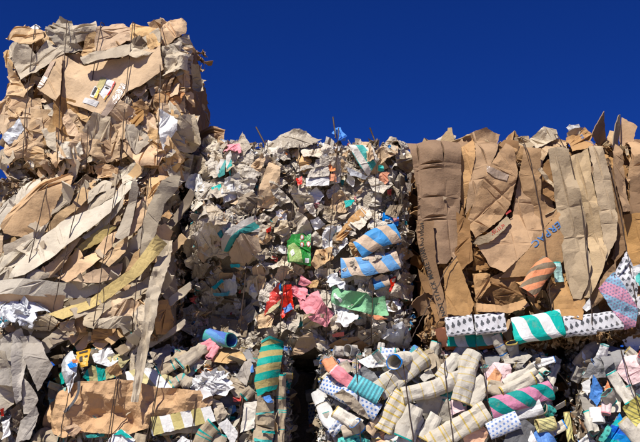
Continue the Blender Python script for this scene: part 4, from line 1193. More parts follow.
batch(RB, [
    (CS, 'kraftd', [(455, 214), (469, 222), (472, 262), (462, 270), (448, 264), (458, 244)], dict(lift=.055, slope=.1, tilt=(.3, .1))),
    (CS, 'kraft', [(443, 271), (457, 258), (470, 292), (474, 304), (470, 316), (447, 314)], dict(lift=.11, slope=.08, fine=.05, tilt=(0, .05))),
    (CS, 'kraftd', [(418, 268), (432, 282), (438, 300), (424, 292)], dict(lift=.05)),
    (CS, 'kraftd', [(426, 290), (440, 300), (446, 330), (436, 330)], dict(lift=.03)),
    (CS, 'kraft', [(473, 273), (490, 274), (490, 286), (482, 296), (475, 300)], dict(lift=.07, slope=.5, fine=.3)),
    (CS, 'kraftd', [(473, 249), (486, 246), (496, 261), (488, 270), (474, 270)], dict(lift=.06, slope=.5, fine=.3)),
    (CS, 'kraftd', [(480, 283), (505, 272), (524, 281), (526, 304), (496, 308), (478, 306)], dict(lift=.015, slope=.25, tilt=(0, .3))),
    (CS, 'kraft', [(476, 303), (500, 306), (526, 298), (530, 306), (508, 314), (476, 312)], dict(lift=.08, slope=.3, tilt=(0, -.4))),
    (CS, 'kraft', [(499, 274), (526, 272), (530, 284), (524, 290), (508, 276)], dict(lift=.05, slope=.2)),
    (CS, 'greyb', [(522, 143), (542, 129), (556, 130), (558, 138), (532, 151)], dict(lift=.05, slope=.4, fine=.3)),
    (CS, 'kraft', [(505, 140), (514, 131), (524, 142), (530, 160), (518, 158)], dict(lift=.03)),
    (CS, 'panel', [(512, 138), (528, 136), (534, 146), (526, 152), (514, 146)], dict(lift=.05, slope=.4, fine=.3)),
    (CS, 'tan', [(530, 152), (552, 138), (566, 142), (566, 152), (548, 152), (540, 168)], dict(lift=.035, slope=.2)),
    (CS, 'kraftd', [(538, 168), (548, 160), (556, 196), (556, 206), (540, 190)], dict(lift=.05, slope=.1, tilt=(.4, 0))),
    (CS, 'panel', [(537, 170), (541, 168), (556, 186), (556, 190)], dict(lift=.085, slope=.1)),
    (PS, 'white', [(566, 128), (569, 125), (579, 124), (581, 130), (569, 133)], dict(lift=.02)),
    (CS, 'greyb', [(566, 134), (572, 130), (583, 127), (578, 138), (567, 139)], dict(lift=.06)),
    (CS, 'kraft', [(561, 246), (572, 260), (586, 296), (578, 322), (558, 318), (546, 290)], dict(lift=.045, slope=.15)),
    (CS, 'panel', [(547, 151), (557, 149), (567, 151), (578, 190), (586, 222), (591, 262), (588, 284), (582, 299), (574, 298), (566, 270), (562.5, 246), (557, 210)], dict(lift=.10, tilt=(-.02, .03), **fl)),
    (CS, 'panel', [(569, 158), (580, 154), (587, 149), (592, 180), (601, 214), (606, 250), (603, 270), (590, 297), (585, 297), (591, 262), (586, 222)], dict(lift=.088, tilt=(.05, .0), **fl)),
    (CS, 'panel', [(587, 148), (600, 148), (610, 174), (618, 213), (616, 240), (606, 262), (603, 232), (595, 190)], dict(lift=.105, tilt=(-.12, .0), **fl)),
    (CS, 'kraft', [(586, 300), (604, 274), (614, 262), (612, 282), (602, 300), (588, 312)], dict(lift=.05, slope=.2)),
    (CS, 'kraftd', [(604, 180), (612, 168), (622, 200), (626, 250), (616, 262), (618, 214)], dict(lift=.05, **fl)),
    (CS, 'kraft', [(609, 142), (621, 148), (627, 180), (629, 212), (620, 214), (613, 180)], dict(lift=.08, slope=.08, tilt=(-.3, 0))),
    (CS, 'kraft', [(626, 141), (646, 142), (650, 176), (631, 178)], dict(lift=.06, **fl)),
    (CS, 'kraftd', [(631, 177), (650, 175), (650, 215), (630, 214)], dict(lift=.05, **fl)),
    (CS, 'kraft', [(624, 215), (650, 214), (650, 256), (632, 270), (626, 250)], dict(lift=.06, **fl)),
])
tf = sheet(RB, CS, [(566, 138), (576, 134), (585, 126), (592, 134), (593, 146), (584, 150), (572, 152)], 'kraft', lift=.07, slope=.15, fine=.08)
lettering(tf, 'TERPAC', (580, 134), (592, 145), 2.6, 'inkblue', off=.0045)
# flaps standing up on the top edge: tilted boards with their own direction
def flap(b, pts, mat, Y, twist=0.0, lean=0.0):
    W = [at(px, py, Y) for px, py in pts]
    P = np.array([(w.x, w.z) for w in W]); c = P.mean(0); Qp = P - c
    Qp[:, 0] /= max(.2, math.cos(twist))
    V, T = tri_poly(Qp, .016, .002, b.r)
    h = Crumple(b.r, np.ptp(V, axis=0) + .02, .12, .08)(V)
    fr = np.stack([V[:, 0], -h, V[:, 1]], 1); nv = len(V)
    E = border_edges(T)
    faces = [tuple(t) for t in T] + [tuple(t[::-1] + nv) for t in T] + [(e[1], e[0], e[0] + nv, e[1] + nv) for e in E]
    me = make_mesh('box_flap', np.vstack([fr, fr + np.array([0, .005, 0])]), faces, [M[mat]], UV=np.vstack([V, V]), sharp=24)
    o = bpy.data.objects.new('box_flap', me)
    link(o, b.root, (c[0], Y, c[1]))
    o.rotation_euler = (lean, 0, twist)
    return o
flap(RB, [(590, 140), (595, 114), (603, 124), (611, 138), (608, 150)], 'kraftd', RB.Y + .02, .9, .35)
flap(RB, [(610, 150), (613, 128), (617, 117), (622, 111), (622, 135), (623, 160)], 'taupe', RB.Y - .02, 1.0, .1)
flap(RB, [(620, 140), (622, 117), (637, 127), (634, 141), (627, 152)], 'kraft', RB.Y + .06, -.1, 0)
flap(RB, [(604, 144), (610, 130), (618, 134), (618, 148)], 'tan', RB.Y + .08, -.1, 0)
flap(RB, [(434, 150), (448, 128), (452, 127), (456, 150)], 'panel', RB.Y + .10, .2, 0)
ct = dict(lift=.10, slope=.10, fine=.06)
tube(RB, [(525, 294), (537, 276), (549, 262)], 19, 's_orange', 'tan', lift=.12, flat=.5, rim=0, dl=[.05, .02, 0], dent=.05)
tube(RB, [(557, 262), (559, 283)], 9, 'lteal', 'teal', lift=.07, flat=.6)
batch(RB, [
    (PS, 'orange', [(434, 330), (445, 327), (449, 346), (440, 349)], dict(lift=.07, slope=.5)),
    (PS, 'orange', [(444, 344), (478, 344), (508, 340), (508, 346), (476, 350), (446, 350)], dict(lift=.065)),
    (PS, 'd_club', [(612, 276), (620, 262), (626, 252), (634, 266), (638, 284), (637, 304), (622, 290)], dict(lift=.10, slope=.12)),
    (PS, 's_pinkblue', [(599, 288), (607, 279), (614, 272), (627, 292), (637, 310), (635, 327), (625, 330), (610, 306)], dict(lift=.13, slope=.12)),
    (PS, 'white', [(631, 268), (646, 262), (646, 288), (637, 286)], dict(lift=.10)),
    (PS, 'teal', [(634, 276), (646, 270), (646, 284), (638, 286)], dict(lift=.112)),
    (PS, 'white', [(582, 308), (590, 298), (592, 306), (586, 312)], dict(lift=.10)),
])
for pts, w, mt in (([(446, 327), (473, 324)], 20, 'd_club'), ([(475, 325), (505, 322)], 20, 'd_club'), ([(447, 340), (475, 341)], 13, 's_tealwhite'), ([(476, 340), (505, 337)], 13, 's_tealwhite'),
                   ([(513, 331), (538, 327), (564, 322)], 26, 's_tealwhite'), ([(563, 327), (594, 324)], 21, 'd_club'), ([(593, 323), (620, 320)], 19, 'd_club'), ([(622, 316), (650, 300)], 17, 'd_club')):
    tube(RB, pts, w, mt, 'grey', lift=.10 if w > 15 else .085, flat=.42, rim=0, dent=.05, name='printed_tube', boxy=True)
for w in ([(522, 138), (530, 158), (540, 210), (546, 254), (554, 338)], [(557, 134), (570, 157), (582, 210), (590, 285), (593, 334)], [(608, 160), (619, 205), (627, 251), (636, 302), (640, 330)]):
    wire(RB, w, lift=.118)
wire(RB, [(457, 256), (447, 268), (434, 294), (420, 322), (412, 338)], lift=.15, over=False, follow=False, rad=.0028)

# ------------------------------------------------------------------ grey paperboard bale
fill(GL, 'front', 130, ['sheet', 'sheet', 'curl', 'crumple'], ['greyl', 'greyl', 'pale', 'grey', 'taupe', 'beige'], (.12, .26), name='paper_scrap', tilt=.4, depth=(0, .05), vlo=.45, ulo=.4)
fill(GL, 'right', 60, ['sheet', 'curl'], ['greyl', 'taupe', 'grey'], (.12, .26), name='paper_scrap', tilt=.4, depth=(.0, .07))
fill(GL, 'front', 40, ['sheet', 'curl'], ['greyl', 'pale', 'taupe'], (.16, .26), name='paper_scrap', tilt=.3, depth=(0, .05), vhi=.45)
litter(GL, [('front', 900, -.02, .05, .4, 1, .45, 1), ('right', 300, 0, .05, 0, .5, .4, 1)], P_GREY)
sl = dict(slope=.15, fine=.06)
batch(GL, [
    (CS, 'greyl', [(20, 336), (32, 336), (42, 342), (53, 366), (37, 391), (25, 360)], dict(lift=.10, tilt=(.05, .1), **sl)),
    (CS, 'greyl', [(-4, 342), (15, 331), (22, 358), (17, 387), (-4, 384)], dict(lift=.06, **sl)),
    (CS, 'pale', [(-4, 350), (8, 352), (12, 370), (2, 380), (-4, 376)], dict(lift=.075, **sl)),
    (CS, 'greyl', [(22, 376), (30, 384), (38, 400), (30, 414), (24, 414)], dict(lift=.08, tilt=(-.05, 0), **sl)),
    (CS, 'greyl', [(21, 421), (38, 406), (40, 414), (28, 440), (14, 443)], dict(lift=.08, **sl)),
    (CS, 'pale', [(-4, 384), (12, 386), (14, 404), (4, 412), (-4, 408)], dict(lift=.05, **sl)),
    (CS, 'greyl', [(12, 334), (22, 328), (26, 360), (22, 400), (16, 404)], dict(lift=.09, tilt=(-.05, .1), **sl)),
    (PS, 'white', [(0, 422), (10, 418), (12, 434), (2, 440)], dict(lift=.06, slope=.5)),
    (CS, 'pulpd', [(10, 410), (20, 404), (24, 420), (14, 428)], dict(lift=.04, slope=.5)),
    (PS, 'red', [(0, 410), (4, 408), (4, 416), (1, 416)], dict(lift=.07)),
])

# crumpled plastic bag wedged on top of the grey bale
def wad(name, centre, size, mat, seed, parent=None, blobs=26):
    """crumpled film or paper: one mesh of many folded lobes"""
    r = np.random.default_rng(seed)
    Vs, Fs, Us, off = [], [], [], 0
    for i in range(blobs):
        V, T, X = scrap_template(r, 'crumple', r.uniform(.6, 1.0))
        d = r.normal(0, 1, 3); d /= np.linalg.norm(d)
        if d[1] > .3: d[1] *= -1
        q = Vector(d).to_track_quat('-Y', 'Z') if False else Vector((0, -1, 0)).rotation_difference(Vector(d))
        R = np.array(q.to_matrix()) @ np.array(Matrix.Rotation(r.uniform(0, 6.28), 3, 'Y'))
        P = (X @ R.T + d * .30) * np.array(size)
        Vs.append(P); Fs.append(T + off); Us.append(V * size[0]); off += len(P)
    me = make_mesh(name, np.vstack(Vs), np.vstack(Fs), [M[mat]], UV=np.vstack(Us), sharp=26)
    o = bpy.data.objects.new(name, me)
    link(o, parent, centre)
    return o
w = at(13, 315, 4.74)
bag = wad('plastic_bag', (w.x, 4.82, w.z + .02), (.30, .16, .25), 'film', 3, blobs=18)
for q in ((4, 318), (10, 320), (1, 322)):
    p = at(*q, 4.78)
    pm = scrap_mesh(TR, 'crumple', .05, .0015, M['cyan'], 'printed_patch')
    po = link(bpy.data.objects.new('printed_patch', pm), bag, (p.x, 4.75, p.z))
bag['label'] = 'crumpled white plastic bag with blue print wedged above the grey paperboard bale'
bag['category'] = 'plastic bag'

# ------------------------------------------------------------------ mixed bale with kraft sheet
tb = ['tube', 'tube', 'crumple', 'sheet', 'curl']
tm = ['tubeb', 'tube', 'tubel', 'tubeb', 'beige', 'greyb', 'pulp', 'white', 'tan']
fill(BL, 'front', 170, tb, tm, (.09, .19), name='paper_scrap', tilt=.45, depth=(-.005, .05), vlo=.5)
fill(BL, 'front', 40, tb, tm, (.14, .22), name='paper_scrap', tilt=.4, depth=(0, .05), vhi=.5)
fill(BL, 'right', 60, ['crumple', 'curl', 'tube'], ['tubeb', 'taupe', 'pulp'], (.1, .2), name='paper_scrap', tilt=.4, depth=(0, .06))
fill(BL, 'top', 30, ['crumple', 'curl'], ['tubeb', 'taupe', 'pulp'], (.1, .2), name='paper_scrap', tilt=.2, depth=(.03, .06))
litter(BL, [('front', 900, .0, .05, 0, 1, .5, 1), ('right', 400, -.01, .04, 0, .6, .4, 1)], P_MIX)
batch(BL, [
    (CS, 's_tealkhaki', [(83, 377), (91, 365), (106, 369), (116, 377), (100, 381), (88, 382)], dict(lift=.05, slope=.2)),
    (CS, 's_tealkhaki', [(53, 379), (62, 371), (65, 383), (58, 385)], dict(lift=.04, slope=.2)),
    (PS, 'lteal', [(48, 398), (58, 390), (67, 387), (64, 396), (49, 407)], dict(lift=.05)),
    (CS, 'tubeb', [(48, 388), (60, 384), (66, 388), (56, 396), (48, 400)], dict(lift=.04)),
    (PS, 's_whitekhaki', [(124, 371), (138, 368), (152, 369), (173, 377), (173, 388), (155, 388), (128, 386)], dict(lift=.045, slope=.15, uvang=.3)),
    (PS, 'khaki', [(108, 356), (122, 350), (130, 358), (122, 368), (112, 366)], dict(lift=.035)),
    (PS, 'white', [(92, 350), (102, 346), (112, 346), (118, 360), (110, 367), (94, 362)], dict(lift=.06, slope=.5, fine=.35)),
    (CS, 'kraft', [(106, 368), (118, 362), (122, 374), (112, 378)], dict(lift=.05)),
    (PS, 'film', [(62, 355), (73, 351), (78, 362), (77, 376), (69, 394), (63, 378)], dict(lift=.085, slope=.45, fine=.3)),
    (PS, 'blue', [(67, 364), (74, 361), (77, 366), (70, 368)], dict(lift=.11, slope=.4)),
    (PS, 'orange', [(72, 360), (78, 359), (78, 362), (73, 363)], dict(lift=.115)),
])
yl = sheet(BL, PS, [(77, 348), (89, 344), (91, 352), (88, 366), (80, 367)], 'byellow', lift=.08, slope=.2)
on_sheet(yl, 'printed_mark', [(79, 352), (88, 350), (88, 352), (79, 354)], 'black', off=.005)
on_sheet(yl, 'printed_mark', [(80, 357), (83, 356), (83, 361), (80, 362)], 'black', off=.005)
on_sheet(yl, 'printed_mark', [(84.5, 356), (88, 355), (88, 357), (85, 358)], 'black', off=.005)
ks = sheet(BL, 'kraft_paper_sheet', [(41, 425), (50, 404), (60, 391), (79, 381), (100, 381), (116, 379), (132, 380), (160, 388), (182, 389), (205, 391), (213, 397), (206, 407), (176, 413), (152, 417), (149, 428), (130, 434), (110, 434), (85, 432), (62, 438), (46, 429)],
           'bag', lift=.075, tilt=(0, .05), cell=.13, slope=.38, fine=.28, pitch=.012, res=70, folds=0, label='large crumpled sheet of brown kraft paper')
wh = sheet(BL, PS, [(151, 417), (180, 412), (211, 406), (216, 421), (184, 428), (152, 436)], 's_whitekhaki', lift=.105, slope=.06, fine=.03, folds=0, tilt=(0, .05), uvang=-.15)
gt = sheet(BL, 'striped_panel', [(262, 340), (270, 336), (284, 342), (280, 376), (276, 389), (257, 396), (254, 382)], 's_tealgold', lift=.09, slope=.06, fine=.04, folds=0, tilt=(.05, .1), label='teal and gold striped tube panel')
on_sheet(gt, 'trim_band', [(261.2, 341), (269.5, 336.2), (283.8, 342), (283.5, 344.3), (269.7, 338.8), (261.7, 343.3)], 'teal', off=.004)
batch(BL, [
    (CS, 'greyl', [(236, 377), (244, 362), (251, 358), (253, 366), (247, 386)], dict(lift=.06, slope=.2)),
    (CS, 'grey', [(241, 348), (250, 350), (256, 362), (248, 362)], dict(lift=.05)),
    (PS, 'blue', [(251, 366), (253, 364), (254, 372), (251, 373)], dict(lift=.075)),
    (CS, 'tan', [(208, 352), (226, 347), (244, 350), (246, 360), (228, 364), (212, 362)], dict(lift=.03, slope=.2)),
    (PS, 'red', [(233, 393), (240, 391), (241, 401), (234, 402)], dict(lift=.06, **{'slope': .5})),
    (PS, 'greyd', [(219, 399), (232, 393), (240, 404), (226, 408)], dict(lift=.035)),
    (CS, 'bag', [(204, 392), (213, 394), (212, 404), (200, 410)], dict(lift=.08, slope=.4)),
    (CS, 'tubel', [(244, 403), (257, 401), (254, 428), (240, 433)], dict(lift=.075, slope=.08)),
    (CS, 'tubeb', [(258, 397), (274, 399), (275, 420), (272, 446), (252, 446), (254, 424)], dict(lift=.07, slope=.1)),
    (PS, 'blue', [(262, 397), (270, 395), (274, 402), (268, 403)], dict(lift=.09)),
    (PS, 'teal', [(256, 413), (274, 411), (274, 413), (256, 415)], dict(lift=.088)),
    (PS, 'teal', [(262, 430), (275, 431), (275, 434), (262, 433)], dict(lift=.088)),
    (PS, 'teal', [(254, 438), (272, 440), (272, 442), (254, 441)], dict(lift=.088)),
    (PS, 'white', [(218, 424), (227, 418), (239, 433), (233, 446)], dict(lift=.085, slope=.1)),
    (CS, 'tubeb', [(212, 398), (222, 402), (228, 414), (218, 424), (214, 414)], dict(lift=.06)),
    (CS, 'tubeb', [(226, 384), (232, 376), (246, 386), (244, 398), (236, 398)], dict(lift=.06)),
    (PS, 'white', [(102, 446), (112, 436), (121, 429), (135, 440), (132, 448)], dict(lift=.09, slope=.2)),
    (PS, 'teal', [(113, 435), (121, 429), (133, 438), (126, 438), (121, 434)], dict(lift=.105, slope=.1)),
    (PS, 'white', [(175, 446), (182, 436), (192, 440), (190, 448)], dict(lift=.09)),
    (CS, 'bag', [(63, 428), (73, 423), (82, 429), (74, 438)], dict(lift=.10, slope=.5, fine=.4)),
    (PS, 'teal', [(86, 435), (104, 433), (104, 436), (88, 438)], dict(lift=.075)),
    (CS, 'tubeb', [(150, 352), (168, 344), (172, 360), (158, 366)], dict(lift=.05, slope=.4)),
])
wad('crumpled_paper', (lambda p: (p.x, BL.Y - .08, p.z))(at(210, 383, BL.Y - .08)), (.24, .12, .16), 'white', 8, parent=BL.root)
tube(BL, [(179, 364), (195, 354), (207, 346)], 14, 'tubeb', 'teal', lift=.06, flat=.55, rim=.008)
tube(BL, [(203, 348), (214, 342)], 11, 'pink', 'pink', lift=.07, flat=.7, rim=0)
tube(BL, [(209, 358), (217, 346)], 8, 'pink', 'pink', lift=.08, flat=.7, rim=0)
tube(BL, [(205, 334), (220, 339), (233, 343)], 15, 's_blueteal', 'teal', lift=.05, flat=.85, rim=.008, dl=[-.03, .02, .12], dent=.03, label='open teal and blue tube end')
tube(BL, [(281, 374), (281, 405), (279, 448)], 10, 'tubeb', 'teal', lift=.06, flat=.8, rings=[.3, .32, .5, .52, .75], rim=.008, dl=[.03, 0, 0])
tube(BL, [(158, 372), (176, 362), (184, 352)], 13, 'tubeb', 'teal', lift=.045, flat=.5, rings=[.4])
tube(BL, [(172, 385), (182, 378), (193, 386)], 11, 'tubeb', 'teal', lift=.05, flat=.5, rings=[.3, .5])
tube(BL, [(198, 448), (206, 432), (214, 424)], 16, 'tubeb', 'teal', lift=.09, flat=.45, rings=[.4, .55], rim=.01)
tube(BL, [(216, 448), (222, 434)], 13, 'tubeb', 'teal', lift=.07, flat=.45, rim=.01)
tube(BL, [(36, 446), (44, 434), (60, 442)], 15, 'tubeb', 'teal', lift=.06, flat=.5, rim=.01)
tube(BL, [(138, 448), (142, 432)], 12, 'tubeb', 'teal', lift=.07, flat=.5, rim=.01)
tube(BL, [(244, 398), (254, 388)], 10, 'tubeb', 'teal', lift=.06, flat=.5, rim=.01)
tube(BL, [(160, 430), (190, 426), (214, 430)], 12, 'tubeb', 'teal', lift=.05, flat=.5, rim=.01)
# black strap lying on the kraft sheet
C = np.array([at(px, py, BL.Y - .10) for px, py in ((79, 381), (79, 390), (75, 400), (68, 409), (62, 414))]); cm = C.mean(0)
V, F, mi, uv = tube_geo(C - cm, None, (0, -1, .05), BL.r, [.016, .016], .3, .003, (), 0, n=8, dent=.02)
link(bpy.data.objects.new('strap', make_mesh('strap', V, F, [M['greyd'], M['greyd']], UV=uv, sharp=50)), BL.root, cm)
for w in ([(74, 372), (69, 392), (62, 424), (60, 446)], [(117, 376), (112, 410), (107, 446)], [(119, 378), (114, 410), (110, 446)], [(163, 360), (152, 412), (145, 446)], [(161, 366), (148, 446)], [(197, 392), (190, 446)], [(243, 398), (237, 446)]):
    wire(BL, w, lift=.115, over=False)

# ------------------------------------------------------------------ bale of flattened tubes
fill(BM, 'front', 200, ['tube', 'tube', 'tube', 'sheet', 'crumple', 'curl'], ['tube', 'tubel', 'tube', 'tubel', 'white', 'tubeb', 'lpink', 'greyl', 'grey'], (.10, .22), name='paper_scrap', tilt=.45, depth=(-.005, .05), vlo=.5)
fill(BM, 'front', 40, ['tube', 'sheet'], ['tube', 'tubel', 'white'], (.16, .24), name='paper_scrap', tilt=.4, depth=(0, .05), vhi=.5)
fill(BM, 'left', 60, ['crumple', 'curl', 'tube'], ['tubeb', 'taupe', 'greyl'], (.1, .2), name='paper_scrap', tilt=.4, depth=(0, .06))
fill(BM, 'right', 40, ['crumple', 'curl', 'tube'], ['tubeb', 'taupe', 'greyl'], (.1, .2), name='paper_scrap', tilt=.4, depth=(0, .06))
fill(BM, 'front', 26, ['crumple', 'curl', 'sheet'], ['tubeb', 'taupe', 'pulp', 'greyl'], (.06, .14), name='paper_scrap', tilt=.5, depth=(-.02, .03), vlo=.88, vhi=.95)
litter(BM, [('front', 1500, -.01, .05, 0, 1, .5, 1), ('left', 300, -.01, .04, 0, .6, .4, 1), ('right', 200, -.01, .04, 0, .6, .4, 1)], P_MIX)
R5 = [.12, .28, .44, .6, .76, .92]
batch(BM, [
    (PS, 'grey', [(352, 376), (364, 366), (374, 372), (383, 384), (368, 382)], dict(lift=.05, slope=.15)),
    (CS, 'tube', [(414, 398), (430, 394), (447, 398), (455, 422), (438, 428), (426, 420)], dict(lift=.06, slope=.15)),
    (PS, 'white', [(404, 412), (416, 404), (424, 420), (414, 446), (396, 446)], dict(lift=.05, slope=.15)),
    (PS, 'd_teal', [(436, 397), (452, 389), (457, 396), (445, 402)], dict(lift=.075, slope=.25)),
    (PS, 'lpink', [(449, 402), (457, 395), (465, 410), (452, 416)], dict(lift=.08, slope=.15)),
    (PS, 'peacho', [(486, 380), (495, 368), (502, 375), (499, 386)], dict(lift=.075)),
    (PS, 'lpink', [(484, 374), (494, 362), (510, 364), (512, 378), (500, 386), (490, 384)], dict(lift=.06, slope=.25)),
    (PS, 'peacho', [(463, 438), (483, 426), (489, 433), (482, 446), (466, 446)], dict(lift=.09, slope=.15)),
    (PS, 'white', [(358, 360), (372, 355), (386, 354), (388, 366), (368, 368)], dict(lift=.05, slope=.6, fine=.5)),
    (CS, 'tubeb', [(420, 352), (434, 350), (436, 366), (424, 372)], dict(lift=.05, slope=.4)),
    (CS, 'tubel', [(418, 376), (430, 368), (436, 376), (424, 382)], dict(lift=.05)),
    (CS, 'tube', [(500, 354), (516, 350), (532, 356), (520, 368), (504, 368)], dict(lift=.05, slope=.5, fine=.3)),
    (CS, 'grey', [(484, 356), (500, 354), (498, 366), (486, 368)], dict(lift=.04)),
    (PS, 'd_teal', [(338, 438), (354, 434), (370, 440), (368, 448), (338, 448)], dict(lift=.08, slope=.3)),
    (PS, 'peacho', [(374, 432), (384, 430), (386, 446), (376, 446)], dict(lift=.05)),
    (PS, 'white', [(384, 436), (394, 424), (402, 430), (396, 448), (384, 448)], dict(lift=.055)),
])
tube(BM, [(378, 392), (402, 374), (424, 356)], 20, 'tube', 'gold', lift=.075, flat=.5, rings=R5)
tube(BM, [(383, 431), (392, 412), (403, 393)], 19, 'tube', 'gold', lift=.085, flat=.45, rings=R5)
tube(BM, [(402, 396), (434, 388), (468, 375)], 16, 'tube', 'gold', lift=.10, flat=.5, rings=R5)
tube(BM, [(460, 402), (465, 386), (467, 368), (474, 352)], 18, 'tube', 'gold', lift=.105, flat=.5, rings=[.1, .22, .34, .46, .58, .7, .82])
tube(BM, [(440, 379), (452, 363), (465, 349)], 14, 'tubel', 'gold', lift=.07, flat=.5, rings=[.1, .18])
tube(BM, [(429, 445), (458, 428), (488, 410)], 20, 'tube', 'gold', lift=.115, flat=.5, rings=[.1, .25, .3, .45, .6, .75, .9])
tube(BM, [(468, 404), (478, 390), (488, 380)], 19, 'tube', 'gold', lift=.085, flat=.4)
tube(BM, [(487, 386), (507, 393)], 14, 'tubeb', 'gold', lift=.09, flat=.5, rim=.008)
tube(BM, [(501, 393), (517, 386), (534, 378)], 13, 'tube', 'gold', lift=.10, flat=.5, rim=.008)
tube(BM, [(505, 386), (536, 368)], 13, 'tubel', 'tubel', lift=.07, flat=.5)
tube(BM, [(490, 408), (520, 399), (551, 390)], 19, 's_pinkteal', 'teal', lift=.12, flat=.4, rim=0, dent=.05)
tube(BM, [(508, 415), (541, 406)], 16, 'white', 'white', lift=.10, flat=.5)
tube(BM, [(488, 431), (518, 419)], 17, 'd_blue', 'white', lift=.125, flat=.45, rim=0, dent=.04)
sheet(BM, 'charcoal_sheet', [(514, 420), (522, 416), (536, 427), (528, 448), (500, 448), (508, 432)], 'greyd', lift=.11, slope=.1)
sheet(BM, PS, [(530, 432), (540, 428), (553, 436), (560, 448), (528, 448)], 'blue', lift=.10, slope=.1)
sheet(BM, PS, [(526, 448), (531, 430), (536, 440), (540, 448)], 'white', lift=.115, slope=.1)
tube(BM, [(537, 426), (554, 423)], 13, 's_yellow', 'gold', lift=.11, flat=.5, dent=.04)
tube(BM, [(544, 408), (552, 414)], 11, 'd_teal', 'tubeb', lift=.09, flat=.6)
tube(BM, [(549, 388), (554, 372), (558, 358)], 8, 'tube', 'tube', lift=.07, flat=.6)
tube(BM, [(403, 438), (410, 420), (417, 405)], 17, 'tubel', 'teal', lift=.10, flat=.45, rim=.008)
tube(BM, [(424, 440), (432, 424), (438, 414)], 14, 'tubel', 'gold', lift=.08, flat=.45, rim=.008)
tube(BM, [(352, 380), (366, 389), (380, 397)], 17, 's_teal', 'cyan', lift=.11, flat=.6, rim=0, dent=.04)
tube(BM, [(324, 382), (350, 396), (378, 413)], 18, 'd_blue', 'white', lift=.095, flat=.55, rim=0, dent=.05)
sheet(BM, CS, [(333, 394), (342, 389), (354, 396), (364, 408), (369, 419), (358, 414), (344, 402)], 'tubeb', lift=.15, slope=.4, fine=.3)
tube(BM, [(333, 369), (342, 377), (351, 384)], 12, 'pink', 'lpink', lift=.10, flat=.6, rim=.01)
tube(BM, [(328, 360), (334, 370)], 13, 'orange', 'orange', lift=.09, flat=.6)
tube(BM, [(342, 362), (348, 374)], 12, 'greyb', 'greyl', lift=.07, flat=.5)
tube(BM, [(408, 358), (400, 360), (393, 363)], 15, 'tubel', 'blue', lift=.06, flat=.9, rim=.010, dl=[-.04, .02, .07], dent=.05, label='open tube end with a blue rim')
tube(BM, [(344, 352), (334, 351)], 11, 'greyl', 'grey', lift=.05, flat=.8, dl=[0, .06], name='paper_roll')
tube(BM, [(356, 352), (347, 352)], 11, 'greyl', 'grey', lift=.05, flat=.8, dl=[0, .06], name='paper_roll')
tube(BM, [(318, 392), (322, 404)], 15, 'white', 'white', lift=.06, flat=.8, dent=.04)
tube(BM, [(323, 405), (328, 418), (336, 430)], 14, 'white', 'tubel', lift=.08, flat=.55)
tube(BM, [(335, 411), (348, 419), (362, 427)], 13, 'tubel', 'gold', lift=.11, flat=.6, rim=.01)
tube(BM, [(331, 434), (338, 426), (346, 418)], 9, 'd_blue', 'white', lift=.09, flat=.5, rim=0)
tube(BM, [(360, 430), (354, 422)], 13, 'tube', 'blue', lift=.09, flat=.8, rim=.01, dl=[0, .06], dent=.03)
tube(BM, [(342, 432), (356, 428)], 11, 'tubeb', 'tubeb', lift=.10, flat=.5)
tube(BM, [(368, 432), (380, 418)], 12, 'tan', 'tan', lift=.08, flat=.4, name='paper_roll')
tube(BM, [(380, 352), (396, 353)], 9, 'd_blue', 'teal', lift=.06, flat=.6, rim=.01)
tube(BM, [(412, 352), (420, 360)], 12, 's_blueteal', 'blue', lift=.05, flat=.6)
for w in ([(356, 356), (358, 400), (361, 446)], [(402, 356), (408, 400), (414, 446)], [(443, 352), (448, 400), (454, 446)], [(481, 356), (488, 400), (497, 446)]):
    wire(BM, w, lift=.13, over=False)
wire(BM, [(394, 372), (386, 388), (378, 404)], lift=.14, over=False, rad=.002)

